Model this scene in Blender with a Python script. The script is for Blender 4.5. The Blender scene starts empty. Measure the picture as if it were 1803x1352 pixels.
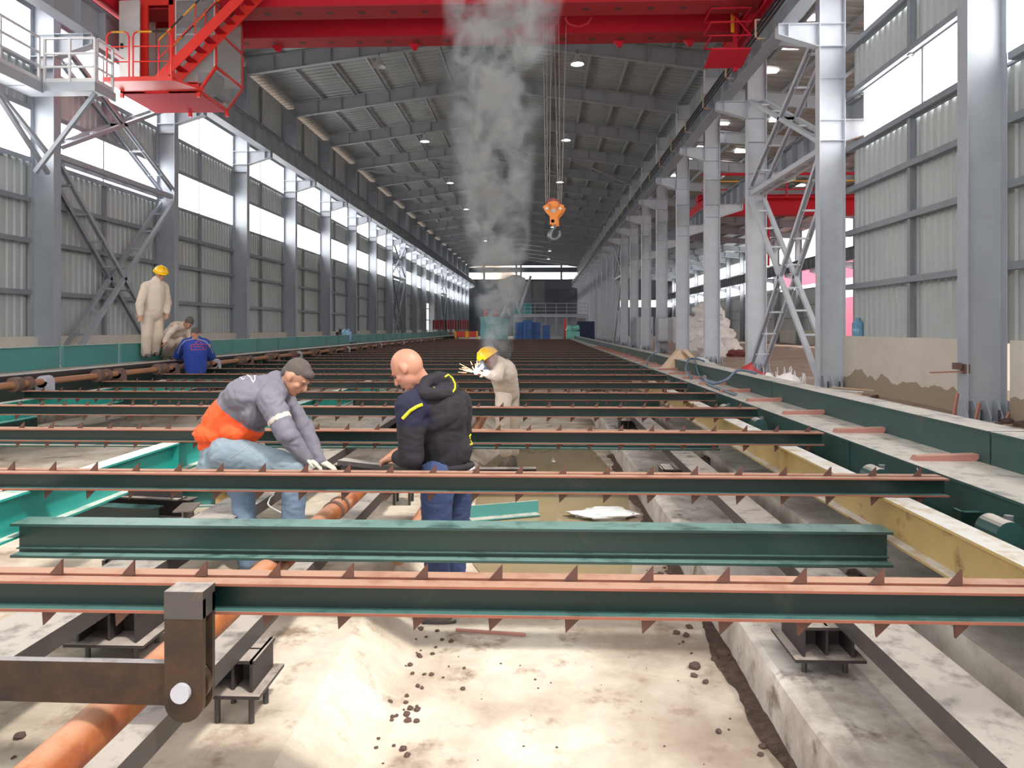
import bpy, bmesh, math, random
from mathutils import Vector, Matrix, noise
from mathutils.bvhtree import BVHTree
random.seed(7)
SC = bpy.context.scene
COL = SC.collection
# ------------------------------------------------------------------ camera, light, exposure
FPX = 1306.0; YAW = math.atan(46.5/FPX); CH = 1.85
cam_d = bpy.data.cameras.new('camera'); cam = bpy.data.objects.new('camera', cam_d); COL.objects.link(cam)
cam.location = (0, 0, CH); cam.rotation_euler = (math.pi/2, 0, YAW)
cam_d.sensor_width = 36; cam_d.lens = FPX/1803*36; cam_d.shift_y = -99/1803; cam_d.clip_end = 400
SC.camera = cam
SC.view_settings.view_transform = 'Standard'; SC.view_settings.look = 'None'
SC.view_settings.gamma = 1; SC.view_settings.exposure = 0.55
w = bpy.data.worlds.new('hazy_sky'); SC.world = w; w.use_nodes = True
bg = w.node_tree.nodes['Background']; bg.inputs[0].default_value = (1.0, 0.985, 0.96, 1); bg.inputs[1].default_value = 1.5
sd = bpy.data.lights.new('sun', 'SUN'); sd.energy = 2.4; sd.angle = 0.10; sd.color = (1, .95, .87)
sun = bpy.data.objects.new('sun', sd); COL.objects.link(sun)
sun.rotation_euler = Vector((-.50, .42, -1.0)).to_track_quat('-Z', 'Y').to_euler()

# ------------------------------------------------------------------ materials
def mat(name, c, c2=None, rough=.6, metal=0, scale=3, amount=.5, dust=None, bump=0, stain=None, stain_scale=1.2, stain_lo=.55, emit=None, dust_lo=.6, stretch=None, trans=None, spec=.5):
    m = bpy.data.materials.new(name); m.use_nodes = True
    nt = m.node_tree; N = nt.nodes; L = nt.links; b = N['Principled BSDF']
    b.inputs['Roughness'].default_value = rough; b.inputs['Metallic'].default_value = metal
    b.inputs['Specular IOR Level'].default_value = spec
    if emit is not None:
        b.inputs['Emission Color'].default_value = (*c, 1); b.inputs['Emission Strength'].default_value = emit
    geo = N.new('ShaderNodeNewGeometry'); co = geo.outputs['Position']
    if stretch:
        mp = N.new('ShaderNodeMapping'); mp.inputs['Scale'].default_value = stretch; L.new(co, mp.inputs[0]); co = mp.outputs[0]
    col = None
    def nz(s, lo, hi, det=6):
        t = N.new('ShaderNodeTexNoise'); t.inputs['Scale'].default_value = s; t.inputs['Detail'].default_value = det; t.inputs['Roughness'].default_value = .65
        L.new(co, t.inputs['Vector'])
        r = N.new('ShaderNodeMapRange'); r.inputs[1].default_value = lo; r.inputs[2].default_value = hi; L.new(t.outputs[0], r.inputs[0]); return r.outputs[0]
    def mix(f, a, bb):
        x = N.new('ShaderNodeMix'); x.data_type = 'RGBA'
        if isinstance(f, float): x.inputs[0].default_value = f
        else: L.new(f, x.inputs[0])
        if isinstance(a, tuple): x.inputs[6].default_value = (*a, 1)
        else: L.new(a, x.inputs[6])
        if isinstance(bb, tuple): x.inputs[7].default_value = (*bb, 1)
        else: L.new(bb, x.inputs[7])
        return x.outputs[2]
    if c2 is None: c2 = tuple(v*.8 for v in c)
    col = mix(nz(scale, .5-.5*amount, .5+.5*amount), c, c2)
    if stain:
        col = mix(nz(stain_scale, stain_lo, stain_lo+.12), col, stain)
    if dust:
        sx = N.new('ShaderNodeSeparateXYZ'); L.new(geo.outputs['Normal'], sx.inputs[0])
        r = N.new('ShaderNodeMapRange'); r.inputs[1].default_value = dust_lo; r.inputs[2].default_value = .95; L.new(sx.outputs[2], r.inputs[0])
        dn = nz(7, .25, .5); mu = N.new('ShaderNodeMath'); mu.operation = 'MULTIPLY'; L.new(r.outputs[0], mu.inputs[0]); L.new(dn, mu.inputs[1])
        col = mix(mu.outputs[0], col, dust)
    L.new(col, b.inputs['Base Color'])
    if bump:
        t = N.new('ShaderNodeTexNoise'); t.inputs['Scale'].default_value = scale*6; t.inputs['Detail'].default_value = 8; L.new(co, t.inputs['Vector'])
        bp = N.new('ShaderNodeBump'); bp.inputs['Strength'].default_value = bump; bp.inputs['Distance'].default_value = .02; L.new(t.outputs[0], bp.inputs['Height']); L.new(bp.outputs[0], b.inputs['Normal'])
    if trans: b.inputs['Transmission Weight'].default_value = trans; b.inputs['IOR'].default_value = 1.02
    return m
DUST = (.52, .47, .42)
M = {}
M['steel'] = mat('grey_blue_paint', (.40,.43,.48), (.33,.355,.40), .45, scale=1.5)
M['steel_pale_lit'] = mat('pale_lit_grey_paint', (.62,.65,.72), (.52,.55,.60), .5)  # column grey with side hall light put into the colour; also a pale door
M['rafter'] = mat('rafter_grey_paint', (.36,.37,.40), (.30,.31,.34), .5, scale=1)
M['roofsheet'] = mat('roof_sheet_grey', (.37,.39,.385), (.29,.31,.305), .38, scale=.8)
M['sheet'] = mat('wall_sheet_grey', (.50,.53,.53), (.43,.46,.46), .42, scale=.7)
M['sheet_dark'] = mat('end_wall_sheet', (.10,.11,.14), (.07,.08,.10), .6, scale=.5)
M['girt'] = mat('girt_galvanised', (.26,.28,.31), (.2,.22,.25), .45)
M['conc'] = mat('concrete_pit_floor', (.70,.62,.52), (.40,.32,.25), .85, scale=1.3, amount=.26, bump=.5, stain=(.27,.195,.145), stain_scale=3.1, stain_lo=.555)
M['conc2'] = mat('concrete_slab', (.66,.61,.56), (.34,.29,.255), .9, scale=2.4, amount=.26, bump=.3, stain=(.20,.155,.13), stain_scale=4.5, stain_lo=.57)
M['dwarf'] = mat('concrete_dwarf_wall', (.70,.65,.58), (.58,.53,.46), .9, scale=1.5, bump=.15)
M['conc3'] = mat('dusty_concrete_strip', (.74,.68,.62), (.44,.38,.33), .9, scale=2.5, amount=.28, bump=.3, stain=(.25,.2,.17), stain_scale=2, stain_lo=.6)
M['earth'] = mat('brown_earth', (.46,.33,.26), (.28,.19,.15), 1, scale=1.4, bump=.8, stain=(.55,.50,.45), stain_scale=.5, stain_lo=.58)
M['water'] = mat('muddy_water', (.38,.30,.18), (.30,.23,.13), .04, scale=1.1, spec=.8)
M['green'] = mat('dark_green_paint', (.004,.022,.019), (.007,.020,.018), .34, scale=2, dust=(.07,.16,.15), stain=(.035,.045,.035), stain_scale=2.2, stain_lo=.62)
M['green_big'] = mat('dusty_green_paint', (.016,.066,.062), (.030,.060,.055), .42, scale=1.2, dust=DUST, stain=(.10,.095,.06), stain_scale=1.1, stain_lo=.60)
M['girder'] = mat('girder_green_paint', (.018,.058,.052), (.032,.052,.046), .36, scale=1.4, dust=(.16,.27,.25), stain=(.09,.075,.05), stain_scale=2.5, stain_lo=.62, dust_lo=.7)
M['debris'] = mat('dark_debris', (.16,.10,.075), (.07,.045,.038), 1, scale=18, amount=.3, bump=1.0)
M['teal'] = mat('teal_paint', (.02,.36,.31), (.02,.28,.25), .4, scale=1.2, dust=(.75,.74,.68))
M['plate'] = mat('teal_guard_plate', (.06,.27,.25), (.07,.22,.21), .4, scale=.9, dust=DUST)
M['yellow'] = mat('aged_yellow_paint', (.50,.34,.12), (.36,.27,.13), .55, scale=2.5, dust=(.66,.63,.60), stain=(.16,.09,.04), stain_scale=4, stain_lo=.60)
M['railtop'] = mat('red_oxide_flange', (.28,.09,.055), (.20,.065,.04), .6, scale=3, amount=.3, dust=(.37,.215,.15))
M['fin'] = mat('rusty_fin_steel', (.075,.034,.025), (.13,.05,.032), .6, scale=14)
M['rustpipe'] = mat('orange_rust_pipe', (.50,.17,.04), (.27,.065,.03), .55, scale=4, amount=.3, dust=(.50,.25,.15), stain=(.56,.33,.24), stain_scale=5, stain_lo=.55)
M['shaft'] = mat('brown_rust_shaft', (.42,.19,.09), (.30,.15,.09), .5, scale=5)
M['coupling'] = mat('dark_rust_coupling', (.17,.09,.07), (.12,.08,.07), .6, scale=10)
M['darksteel'] = mat('dark_mill_steel', (.055,.055,.06), (.09,.075,.07), .5, metal=.3, scale=4, dust=(.48,.43,.39), stain=(.14,.09,.05), stain_scale=5, stain_lo=.62)
M['mill'] = mat('rusty_mill_bar', (.016,.015,.016), (.075,.038,.018), .5, metal=.3, scale=9, amount=.5, dust=(.35,.33,.34))
M['pad'] = mat('dark_pedestal_steel', (.022,.020,.024), (.045,.032,.03), .55, scale=5, dust=(.42,.36,.32))
M['ledge'] = mat('dark_grey_ledge', (.09,.09,.10), None, .6, dust=(.22,.21,.21))
M['batten'] = mat('pink_oxide_batten', (.42,.19,.15), (.34,.15,.12), .7, dust=(.48,.27,.22))
M['red'] = mat('crane_red_paint', (.56,.016,.035), (.50,.014,.030), .6, scale=.8, spec=.2)
M['redlow'] = mat('crane_red_weld_marks', (.42,.03,.035), (.36,.025,.03), .65, scale=.8, spec=.2)
M['weld'] = mat('burnt_weld_mark', (.14,.03,.03), None, .7)
M['orange_red'] = mat('cabin_red_paint', (.85,.045,.03), (.78,.04,.03), .35, scale=.8)
M['ylw'] = mat('safety_yellow', (.85,.42,.02), None, .35)
M['blk'] = mat('black_paint', (.02,.02,.022), None, .4)
M['hook'] = mat('hook_orange', (.92,.27,.01), (.85,.24,.01), .35)
M['sheave'] = mat('sheave_red', (.35,.05,.05), None, .5)
M['forged'] = mat('forged_hook_steel', (.20,.21,.22), None, .35, metal=.5)
M['white'] = mat('white_panel', (.82,.83,.82), None, .45)
M['whitep'] = mat('white_railing_paint', (.70,.70,.72), None, .45)
M['rope'] = mat('wire_rope', (.33,.27,.25), None, .5, metal=.3)
M['bulb'] = mat('lamp_glow', (.80,1,.92), None, emit=14)
M['shade'] = mat('lamp_shade_aluminium', (.6,.6,.62), None, .35)
M['pane'] = mat('daylit_fibreglass', (1.0,.985,.96), (.95,.94,.92), .6, emit=5.0, scale=.5)
M['glass'] = mat('cabin_glass', (.52,.58,.60), None, .05, spec=.8); M['glass'].node_tree.nodes['Principled BSDF'].inputs['Alpha'].default_value = .35
M['skin'] = mat('skin', (.52,.25,.165), (.46,.21,.14), .5, scale=9)
M['skin2'] = mat('tanned_skin', (.52,.27,.18), (.45,.22,.14), .5, scale=9)
M['hair'] = mat('dark_hair', (.075,.060,.055), (.12,.10,.09), .75, scale=60, bump=.4)
M['jean'] = mat('blue_jeans', (.10,.15,.23), (.15,.21,.29), .85, scale=8, bump=.1)
M['jean_pale'] = mat('faded_jeans', (.26,.32,.36), (.15,.20,.26), .85, scale=5, bump=.1)
M['navy'] = mat('navy_trousers', (.028,.045,.12), (.040,.065,.16), .85, scale=6)
M['jk_grey'] = mat('grey_workwear', (.18,.172,.215), (.14,.135,.172), .7, scale=4)
M['jk_orange'] = mat('orange_workwear', (.90,.10,.015), (.82,.085,.012), .7, scale=4)
M['jk_band'] = mat('reflective_band', (.62,.52,.47), None, .6)
M['hoodie'] = mat('black_navy_hoodie', (.018,.015,.023), (.013,.011,.016), .85, scale=5)
M['hood_blue'] = mat('navy_shoulder_panel', (.012,.013,.042), None, .85)
M['lime'] = mat('yellow_green_piping', (.72,.66,.02), None, .6)
M['cream'] = mat('cream_workwear', (.66,.56,.47), (.58,.48,.40), .85, scale=5)
M['royal'] = mat('royal_blue_workwear', (.02,.06,.36), (.018,.05,.30), .8, scale=4)
M['shoe'] = mat('dusty_boot', (.17,.14,.12), (.11,.09,.08), .8, scale=12)
M['helmet'] = mat('yellow_helmet', (.95,.55,.01), None, .22)
M['visor'] = mat('welding_visor', (.05,.07,.09), None, .3)
M['glove'] = mat('grey_glove', (.55,.52,.47), None, .9)
M['blue'] = mat('machine_blue', (.03,.11,.36), (.04,.13,.38), .45, scale=1)
M['tealm'] = mat('machine_teal', (.10,.40,.42), (.13,.42,.43), .5, scale=1)
M['mint'] = mat('machine_mint', (.22,.60,.50), None, .5)
M['redm'] = mat('machine_red', (.70,.06,.03), None, .5)
M['greym'] = mat('machine_grey', (.25,.26,.28), (.18,.19,.21), .6, scale=1)
M['navyb'] = mat('container_navy', (.01,.03,.09), None, .5)
M['tarp_dark'] = mat('dark_red_sheet', (.22,.05,.05), None, .6)
M['trouser_cream'] = mat('cream_trousers', (.62,.51,.41), (.50,.41,.33), .85, scale=5)
M['bag'] = mat('white_sack', (.90,.86,.83), (.74,.67,.63), .8, scale=2)
M['tarp'] = mat('red_tarpaulin', (.62,.06,.07), None, .5)
M['pinkb'] = mat('pink_building', (.80,.16,.26), None, .7, emit=None)
M['cab'] = mat('cabinet_grey', (.45,.45,.50), None, .4)
M['card'] = mat('cardboard', (.62,.45,.32), (.55,.40,.28), .9)
M['hose'] = mat('blue_grey_hose', (.10,.16,.23), None, .4)
M['plastic'] = mat('clear_plastic', (.80,.80,.80), (.55,.55,.55), .25, scale=6)
M['jug'] = mat('blue_water_jug', (.20,.42,.62), None, .15)
M['rock'] = mat('red_brown_rubble', (.13,.075,.06), (.07,.045,.04), .95, scale=20)
M['arc'] = mat('welding_arc', (.85,.88,1.0), None, emit=45)
M['spark'] = mat('hot_spark', (1.0,.45,.18), None, emit=10)

# ------------------------------------------------------------------ builders
class MB:
    def __init__(s): s.v=[]; s.f=[]; s.m=[]
    def add(s, vs, fs, mi=0):
        b=len(s.v); s.v+= [tuple(v) for v in vs]; s.f+=[tuple(i+b for i in f) for f in fs]; s.m+=[mi]*len(fs); return s
    def box(s, x0,x1,y0,y1,z0,z1, mi=0):
        return s.add([(x0,y0,z0),(x1,y0,z0),(x1,y1,z0),(x0,y1,z0),(x0,y0,z1),(x1,y0,z1),(x1,y1,z1),(x0,y1,z1)],
            [(0,3,2,1),(4,5,6,7),(0,1,5,4),(1,2,6,5),(2,3,7,6),(3,0,4,7)], mi)
    def prism(s, prof, p0, p1, up=(0,0,1), mi=0):
        # profile (a,b): a along side vector, b along up
        p0=Vector(p0); p1=Vector(p1); d=(p1-p0).normalized(); u=Vector(up); sd_=d.cross(u).normalized(); u=sd_.cross(d).normalized()
        n=len(prof); vs=[p0+sd_*a+u*b for a,b in prof]+[p1+sd_*a+u*b for a,b in prof]
        fs=[(i,(i+1)%n,n+(i+1)%n,n+i) for i in range(n)]+[tuple(range(n-1,-1,-1)),tuple(range(n,2*n))]
        return s.add(vs, fs, mi)
    def bar(s, p0, p1, w_, h, up=(0,0,1), mi=0):
        return s.prism([(-w_/2,-h/2),(w_/2,-h/2),(w_/2,h/2),(-w_/2,h/2)], p0, p1, up, mi)
    def ibeam(s, p0, p1, w_, h, tf=.012, tw=.01, up=(0,0,1), mi=0, top=True):
        # p0/p1 at the top centre
        a=w_/2; t=tw/2
        pr=[(-a,0),(-a,-tf),(-t,-tf),(-t,-h+tf),(-a,-h+tf),(-a,-h),(a,-h),(a,-h+tf),(t,-h+tf),(t,-tf),(a,-tf),(a,0)]
        return s.prism(pr, p0, p1, up, mi)
    def tube(s, p0, p1, r0, r1=None, n=12, mi=0, cap=True):
        r1=r0 if r1 is None else r1
        p0=Vector(p0); p1=Vector(p1); d=(p1-p0)
        if d.length<1e-6: return s
        d.normalize(); a=d.orthogonal().normalized(); b=d.cross(a)
        vs=[]
        for p,r in ((p0,r0),(p1,r1)):
            for i in range(n):
                t=2*math.pi*i/n; vs.append(p+(a*math.cos(t)+b*math.sin(t))*r)
        fs=[(i,(i+1)%n,n+(i+1)%n,n+i) for i in range(n)]
        if cap: fs+=[tuple(range(n-1,-1,-1)),tuple(range(n,2*n))]
        return s.add(vs,fs,mi)
    def path(s, pts, r, n=8, mi=0):
        pts=[Vector(p) for p in pts]; vs=[]; k=len(pts); a=None
        for i,p in enumerate(pts):
            d=(pts[min(i+1,k-1)]-pts[max(i-1,0)]).normalized()
            a=d.orthogonal().normalized() if a is None else (a-d*a.dot(d)).normalized()
            b=d.cross(a); rr=r[i] if isinstance(r,(list,tuple)) else r
            for j in range(n):
                t=2*math.pi*j/n; vs.append(p+(a*math.cos(t)+b*math.sin(t))*rr)
        fs=[(i*n+j,i*n+(j+1)%n,(i+1)*n+(j+1)%n,(i+1)*n+j) for i in range(k-1) for j in range(n)]
        fs+=[tuple(range(n-1,-1,-1)),tuple(range((k-1)*n,k*n))]
        return s.add(vs,fs,mi)
    def lathe(s, prof, c, axis=(0,0,1), n=20, mi=0):
        ax=Vector(axis).normalized(); a=ax.orthogonal().normalized(); b=ax.cross(a); c=Vector(c); k=len(prof)
        vs=[c+ax*h+(a*math.cos(2*math.pi*i/n)+b*math.sin(2*math.pi*i/n))*r for r,h in prof for i in range(n)]
        fs=[(j*n+i,j*n+(i+1)%n,(j+1)*n+(i+1)%n,(j+1)*n+i) for j in range(k-1) for i in range(n)]
        fs+=[tuple(range(n-1,-1,-1)),tuple(range((k-1)*n,k*n))]
        return s.add(vs,fs,mi)
    def ball(s, c, r, rot=None, n=12, k=8, mi=0):
        c=Vector(c); rx,ry,rz=(r,r,r) if not isinstance(r,(tuple,list)) else r
        vs=[]; 
        for j in range(k+1):
            ph=math.pi*j/k
            for i in range(n):
                t=2*math.pi*i/n; v=Vector((rx*math.sin(ph)*math.cos(t),ry*math.sin(ph)*math.sin(t),rz*math.cos(ph)))
                if rot: v=rot@v
                vs.append(c+v)
        fs=[(j*n+i,(j+1)*n+i,(j+1)*n+(i+1)%n,j*n+(i+1)%n) for j in range(k) for i in range(n)]
        return s.add(vs,fs,mi)
    def poly(s, pts, off, mi=0):
        # planar outline extruded by vector off
        n=len(pts); o=Vector(off); vs=[Vector(p) for p in pts]+[Vector(p)+o for p in pts]
        return s.add(vs,[tuple(range(n-1,-1,-1)),tuple(range(n,2*n))]+[(i,(i+1)%n,n+(i+1)%n,n+i) for i in range(n)],mi)
    def mesh(s, name, mats, smooth=False, merge=False):
        me=bpy.data.meshes.new(name); me.from_pydata(s.v,[],s.f)
        for m in (mats if isinstance(mats,(list,tuple)) else [mats]): me.materials.append(M[m] if isinstance(m,str) else m)
        me.polygons.foreach_set('material_index', s.m)
        bm=bmesh.new(); bm.from_mesh(me)
        if merge: bmesh.ops.remove_doubles(bm, verts=bm.verts, dist=1e-5)
        bmesh.ops.recalc_face_normals(bm, faces=bm.faces)
        bm.to_mesh(me); bm.free()
        if smooth:
            me.polygons.foreach_set('use_smooth',[True]*len(me.polygons))
            try: me.set_sharp_from_angle(angle=math.radians(smooth if smooth is not True else 40))
            except Exception: pass
        return me
    def build(s, name, mats, parent=None, smooth=False, loc=None):
        return link(name, s.mesh(name, mats, smooth), parent, loc)
def link(name, me, parent=None, loc=None):
    o=bpy.data.objects.new(name, me); COL.objects.link(o)
    if parent: o.parent=parent
    if loc is not None: o.location=loc
    return o
def tag(o, label, cat, group=None, kind=None):
    if label: o['label']=label
    if cat: o['category']=cat
    if group: o['group']=group
    if kind: o['kind']=kind
    return o
def thing(name, label, cat, loc=(0,0,0), group=None, rotz=0):
    o=bpy.data.objects.new(name,None); COL.objects.link(o); o.location=loc; o.rotation_euler=(0,0,rotz); o.empty_display_size=.1
    return tag(o,label,cat,group)
def struct(name, mb, mats, label=None, parent=None, smooth=False):
    o=mb.build(name,mats,parent,smooth)
    if not parent:
        o['kind']='structure'; o['category']='building'
        if label: o['label']=label
    return o
def dup(o, loc, label=None, parent=None):
    c=o.copy(); COL.objects.link(c)
    if loc is not None: c.location=loc
    if label: c['label']=label
    if parent: c.parent=parent
    for ch in [x for x in KIDS.get(o.name,[])]:
        dup(ch,None,None,c)
    return c
KIDS={}
def kids(root):
    KIDS.clear()
    def rec(o):
        KIDS[o.name]=list(o.children)
        for c in o.children: rec(c)
    rec(root)
UN=['','first','second','third','fourth','fifth','sixth','seventh','eighth','ninth','tenth','eleventh','twelfth','thirteenth','fourteenth','fifteenth','sixteenth','seventeenth','eighteenth','nineteenth','twentieth','twenty-first','twenty-second','twenty-third','twenty-fourth','twenty-fifth','twenty-sixth','twenty-seventh','twenty-eighth','twenty-ninth','thirtieth','thirty-first','thirty-second','thirty-third','thirty-fourth','thirty-fifth','thirty-sixth','thirty-seventh','thirty-eighth','thirty-ninth','fortieth']
cY,sY=math.cos(YAW),math.sin(YAW)
def W(px,py,d):
    "point seen at photo pixel (px,py) at camera depth d"
    u=(px-901.5)/FPX; v=(577-py)/FPX
    return Vector((cY*u-sY, sY*u+cY, v))*d+Vector((0,0,CH))
Y0=17.8; BAY=6.0; XL=-11.8; XR=6.6; YEND=Y0+BAY*18.5

def dirt_shade_edge(m,x0,x1,col):
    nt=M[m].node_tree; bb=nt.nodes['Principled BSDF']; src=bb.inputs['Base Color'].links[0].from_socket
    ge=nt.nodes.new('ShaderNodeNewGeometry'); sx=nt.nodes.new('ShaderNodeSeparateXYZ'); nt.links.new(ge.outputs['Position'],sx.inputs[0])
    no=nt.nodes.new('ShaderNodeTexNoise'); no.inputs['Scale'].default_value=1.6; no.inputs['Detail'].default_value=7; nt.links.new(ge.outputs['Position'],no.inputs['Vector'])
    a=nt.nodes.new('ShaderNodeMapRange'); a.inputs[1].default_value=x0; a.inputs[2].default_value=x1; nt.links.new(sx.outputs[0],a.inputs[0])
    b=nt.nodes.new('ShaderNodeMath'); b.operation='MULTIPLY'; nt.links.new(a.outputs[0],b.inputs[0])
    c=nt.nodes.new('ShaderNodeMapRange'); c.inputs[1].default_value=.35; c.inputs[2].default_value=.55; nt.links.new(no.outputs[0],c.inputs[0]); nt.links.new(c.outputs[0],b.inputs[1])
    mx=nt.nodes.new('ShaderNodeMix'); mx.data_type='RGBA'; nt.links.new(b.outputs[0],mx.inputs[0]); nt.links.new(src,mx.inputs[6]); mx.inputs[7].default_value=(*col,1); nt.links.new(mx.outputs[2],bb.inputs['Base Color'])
dirt_shade_edge('conc',.15,1.1,(.22,.155,.12))  # kerb dirt and the pit's right-hand shade, both mixed into the floor colour
# ------------------------------------------------------------------ ground
g=MB(); g.box(-60,90,-12,220,-.6,-.02); 
struct('floor', g, 'earth', 'brown earth floor around the machine pit')
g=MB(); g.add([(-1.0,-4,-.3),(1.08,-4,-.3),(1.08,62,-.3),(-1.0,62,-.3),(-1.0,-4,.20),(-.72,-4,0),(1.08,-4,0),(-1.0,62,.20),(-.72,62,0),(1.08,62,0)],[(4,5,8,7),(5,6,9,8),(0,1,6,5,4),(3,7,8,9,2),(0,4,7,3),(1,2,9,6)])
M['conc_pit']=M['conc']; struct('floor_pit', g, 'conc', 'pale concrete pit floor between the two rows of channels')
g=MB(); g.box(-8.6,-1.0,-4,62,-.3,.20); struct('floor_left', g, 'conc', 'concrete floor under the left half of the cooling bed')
# right kerb with slightly irregular edge, trough and second slab
g=MB(); n=120
vs=[];
for i in range(n+1):
    y=-4+66*i/n; e=.018*noise.noise((y*1.3,0,0))+.012*noise.noise((y*5,3,0))
    vs+=[(1.08+e*.6,y,-.3),(1.08+e*.6,y,0),(1.10+e,y,.235),(1.125+e,y,.25),(1.88+e,y,.25),(1.93,y,.12),(1.93,y,-.3)]
g.add(vs,[(i*7+j,i*7+j+1,i*7+j+8,i*7+j+7) for i in range(n) for j in range(6)])
struct('floor_kerb', g, 'conc2', 'raised concrete kerb beside the pit on the right')
g=MB(); g.box(1.93,2.06,-4,62,-.3,.10); g.box(2.06,3.3,-4,62,-.3,.36); struct('floor_trough', g, 'conc3', 'lower concrete strip beyond the kerb under the yellow beam')
g=MB(); n=60; vs=[]; fs=[]
xs=[3.3,4,5,6,7.4,10,14,18,23]
for i in range(n+1):
    y=-6+ i*2.3
    for x in xs: vs.append((x,y,.42+(.10*noise.noise((x*.5,y*.4,0)) if x>3.5 else 0)))
m_=len(xs)
g.add(vs,[(i*m_+j,i*m_+j+1,(i+1)*m_+j+1,(i+1)*m_+j) for i in range(n) for j in range(m_-1)])
struct('floor_side', g, 'earth', 'rough brown earth floor between the right columns and the side hall')
g=MB(); g.box(-12.6,-8.6,-4,130,-.3,.42); g.box(-8.6,3.3,62,130,-.3,.42); struct('floor_far', g, 'conc2', 'hall floor at the far end and along the left wall')
g=MB(); vs=[]
for i in range(40):
    t=2*math.pi*i/40; k=1+.13*noise.noise((math.cos(t)*2,math.sin(t)*2,1)); vs.append((.12+.86*math.cos(t)*min(k,1.05),8.6+3.9*math.sin(t)*k,.006))
g.add(vs,[tuple(range(40))]); o=g.build('puddle','water'); tag(o,'muddy brown puddle on the pit floor behind the bald man','puddle')

g=MB(); n=150; vs=[]
for i in range(n+1):
    y=1.8+9*i/n; wd=.10+.10*noise.noise((y*1.8,2,0))+.04*noise.noise((y*7,5,0))
    for j,(a_,h_) in enumerate(((0,.0),(.3,.5),(.65,.9),(1,1))): vs.append((1.10-max(wd,.02)*(1-a_),y,.002+max(wd,.0)*.25*h_*(.7+.6*noise.noise((y*9,j,3)))))
g.add(vs,[(i*4+j,i*4+j+1,(i+1)*4+j+1,(i+1)*4+j) for i in range(n) for j in range(3)])
o=g.build('debris_strip','debris',smooth=True); tag(o,'dark strip of crumbled earth along the foot of the right kerb','debris',kind='stuff')
# ------------------------------------------------------------------ corrugated sheet helper
def corr_wall(g, x, y0,y1,z0,z1, pitch=.25, dep=.035, sgn=1):
    ys=[]; y=y0
    while y<y1-.01:
        for f,o in ((0,0),(.45,0),(.55,1),(.90,1)):
            yy=y+f*pitch
            if yy<y1: ys.append((yy,o))
        y+=pitch
    ys.append((y1,0))
    vs=[]
    for yy,o in ys: vs+=[(x-sgn*dep*o,yy,z0),(x-sgn*dep*o,yy,z1)]
    g.add(vs,[(2*i,2*i+2,2*i+3,2*i+1) for i in range(len(ys)-1)])
ZB=[(5.99,7.19),(8.34,9.62)]           # daylight bands
GZ=[2.74,3.99,4.99,5.96,7.22,8.31,9.65,10.9]
winn=[0]
def window(x, y0,y1,z0,z1, where, sgn):
    winn[0]+=1
    g=MB(); g.box(x-.015,x+.015,y0,y1,z0,z1)
    o=struct('window_%d'%winn[0], g, 'pane', where)
    fr=MB(); xi=x+sgn*.05
    fr.box(xi-.03,xi+.03,y0,y1,z0-.05,z0); fr.box(xi-.03,xi+.03,y0,y1,z1,z1+.05); ym=(y0+y1)/2; fr.box(xi-.02,xi+.02,ym-.03,ym+.03,z0,z1)
    fr.build('window_frame','girt',o)
    return o
# left wall
XW=-12.5
g=MB()
ystart=Y0-BAY*3
for z0,z1 in ((1.6,ZB[0][0]),(ZB[0][1],ZB[1][0]),(ZB[1][1],12.75)):
    if z0==1.6:
        corr_wall(g,XW,ystart,82,z0,z1,sgn=1); corr_wall(g,XW,84.2,YEND,z0,z1,sgn=1); corr_wall(g,XW,82,84.2,4.6,z1,sgn=1)
    else: corr_wall(g,XW,ystart,YEND,z0,z1,sgn=1)
wl=struct('wall_left', g, 'sheet', 'corrugated grey sheet wall on the left side of the hall')
for i in range(-3,19):
    y=Y0+BAY*i
    gg=MB()
    for z in GZ: gg.prism([(-.08,.03),(.08,.03),(.08,-.09),(.06,-.09),(.06,0),(-.08,0)],(XW+.12,y+.2,z),(XW+.12,y+BAY-.2,z))
    gg.build('girt','girt',wl)
    gg=MB(); gg.box(XW+.041,XW+.128,y+2.95,y+3.05,1.6,ZB[0][0]); gg.box(XW+.041,XW+.128,y+2.95,y+3.05,ZB[0][1],ZB[1][0]); gg.box(XW+.041,XW+.128,y+2.95,y+3.05,ZB[1][1],12.6); gg.build('wall_post','girt',wl)
    for k,(z0,z1) in enumerate(ZB):
        if i==18: continue
        window(XW, y+.0, y+BAY, z0, z1, '%s daylight panel of the left wall, %s row'%(UN[i+4],('lower','upper')[k]), 1)
g=MB(); g.box(XW-.1,XW+.22,ystart,82,.3,1.64); g.box(XW-.1,XW+.22,84.2,YEND,.3,1.64); struct('trim_left', g, 'dwarf', 'low cream concrete wall along the left side')
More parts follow.
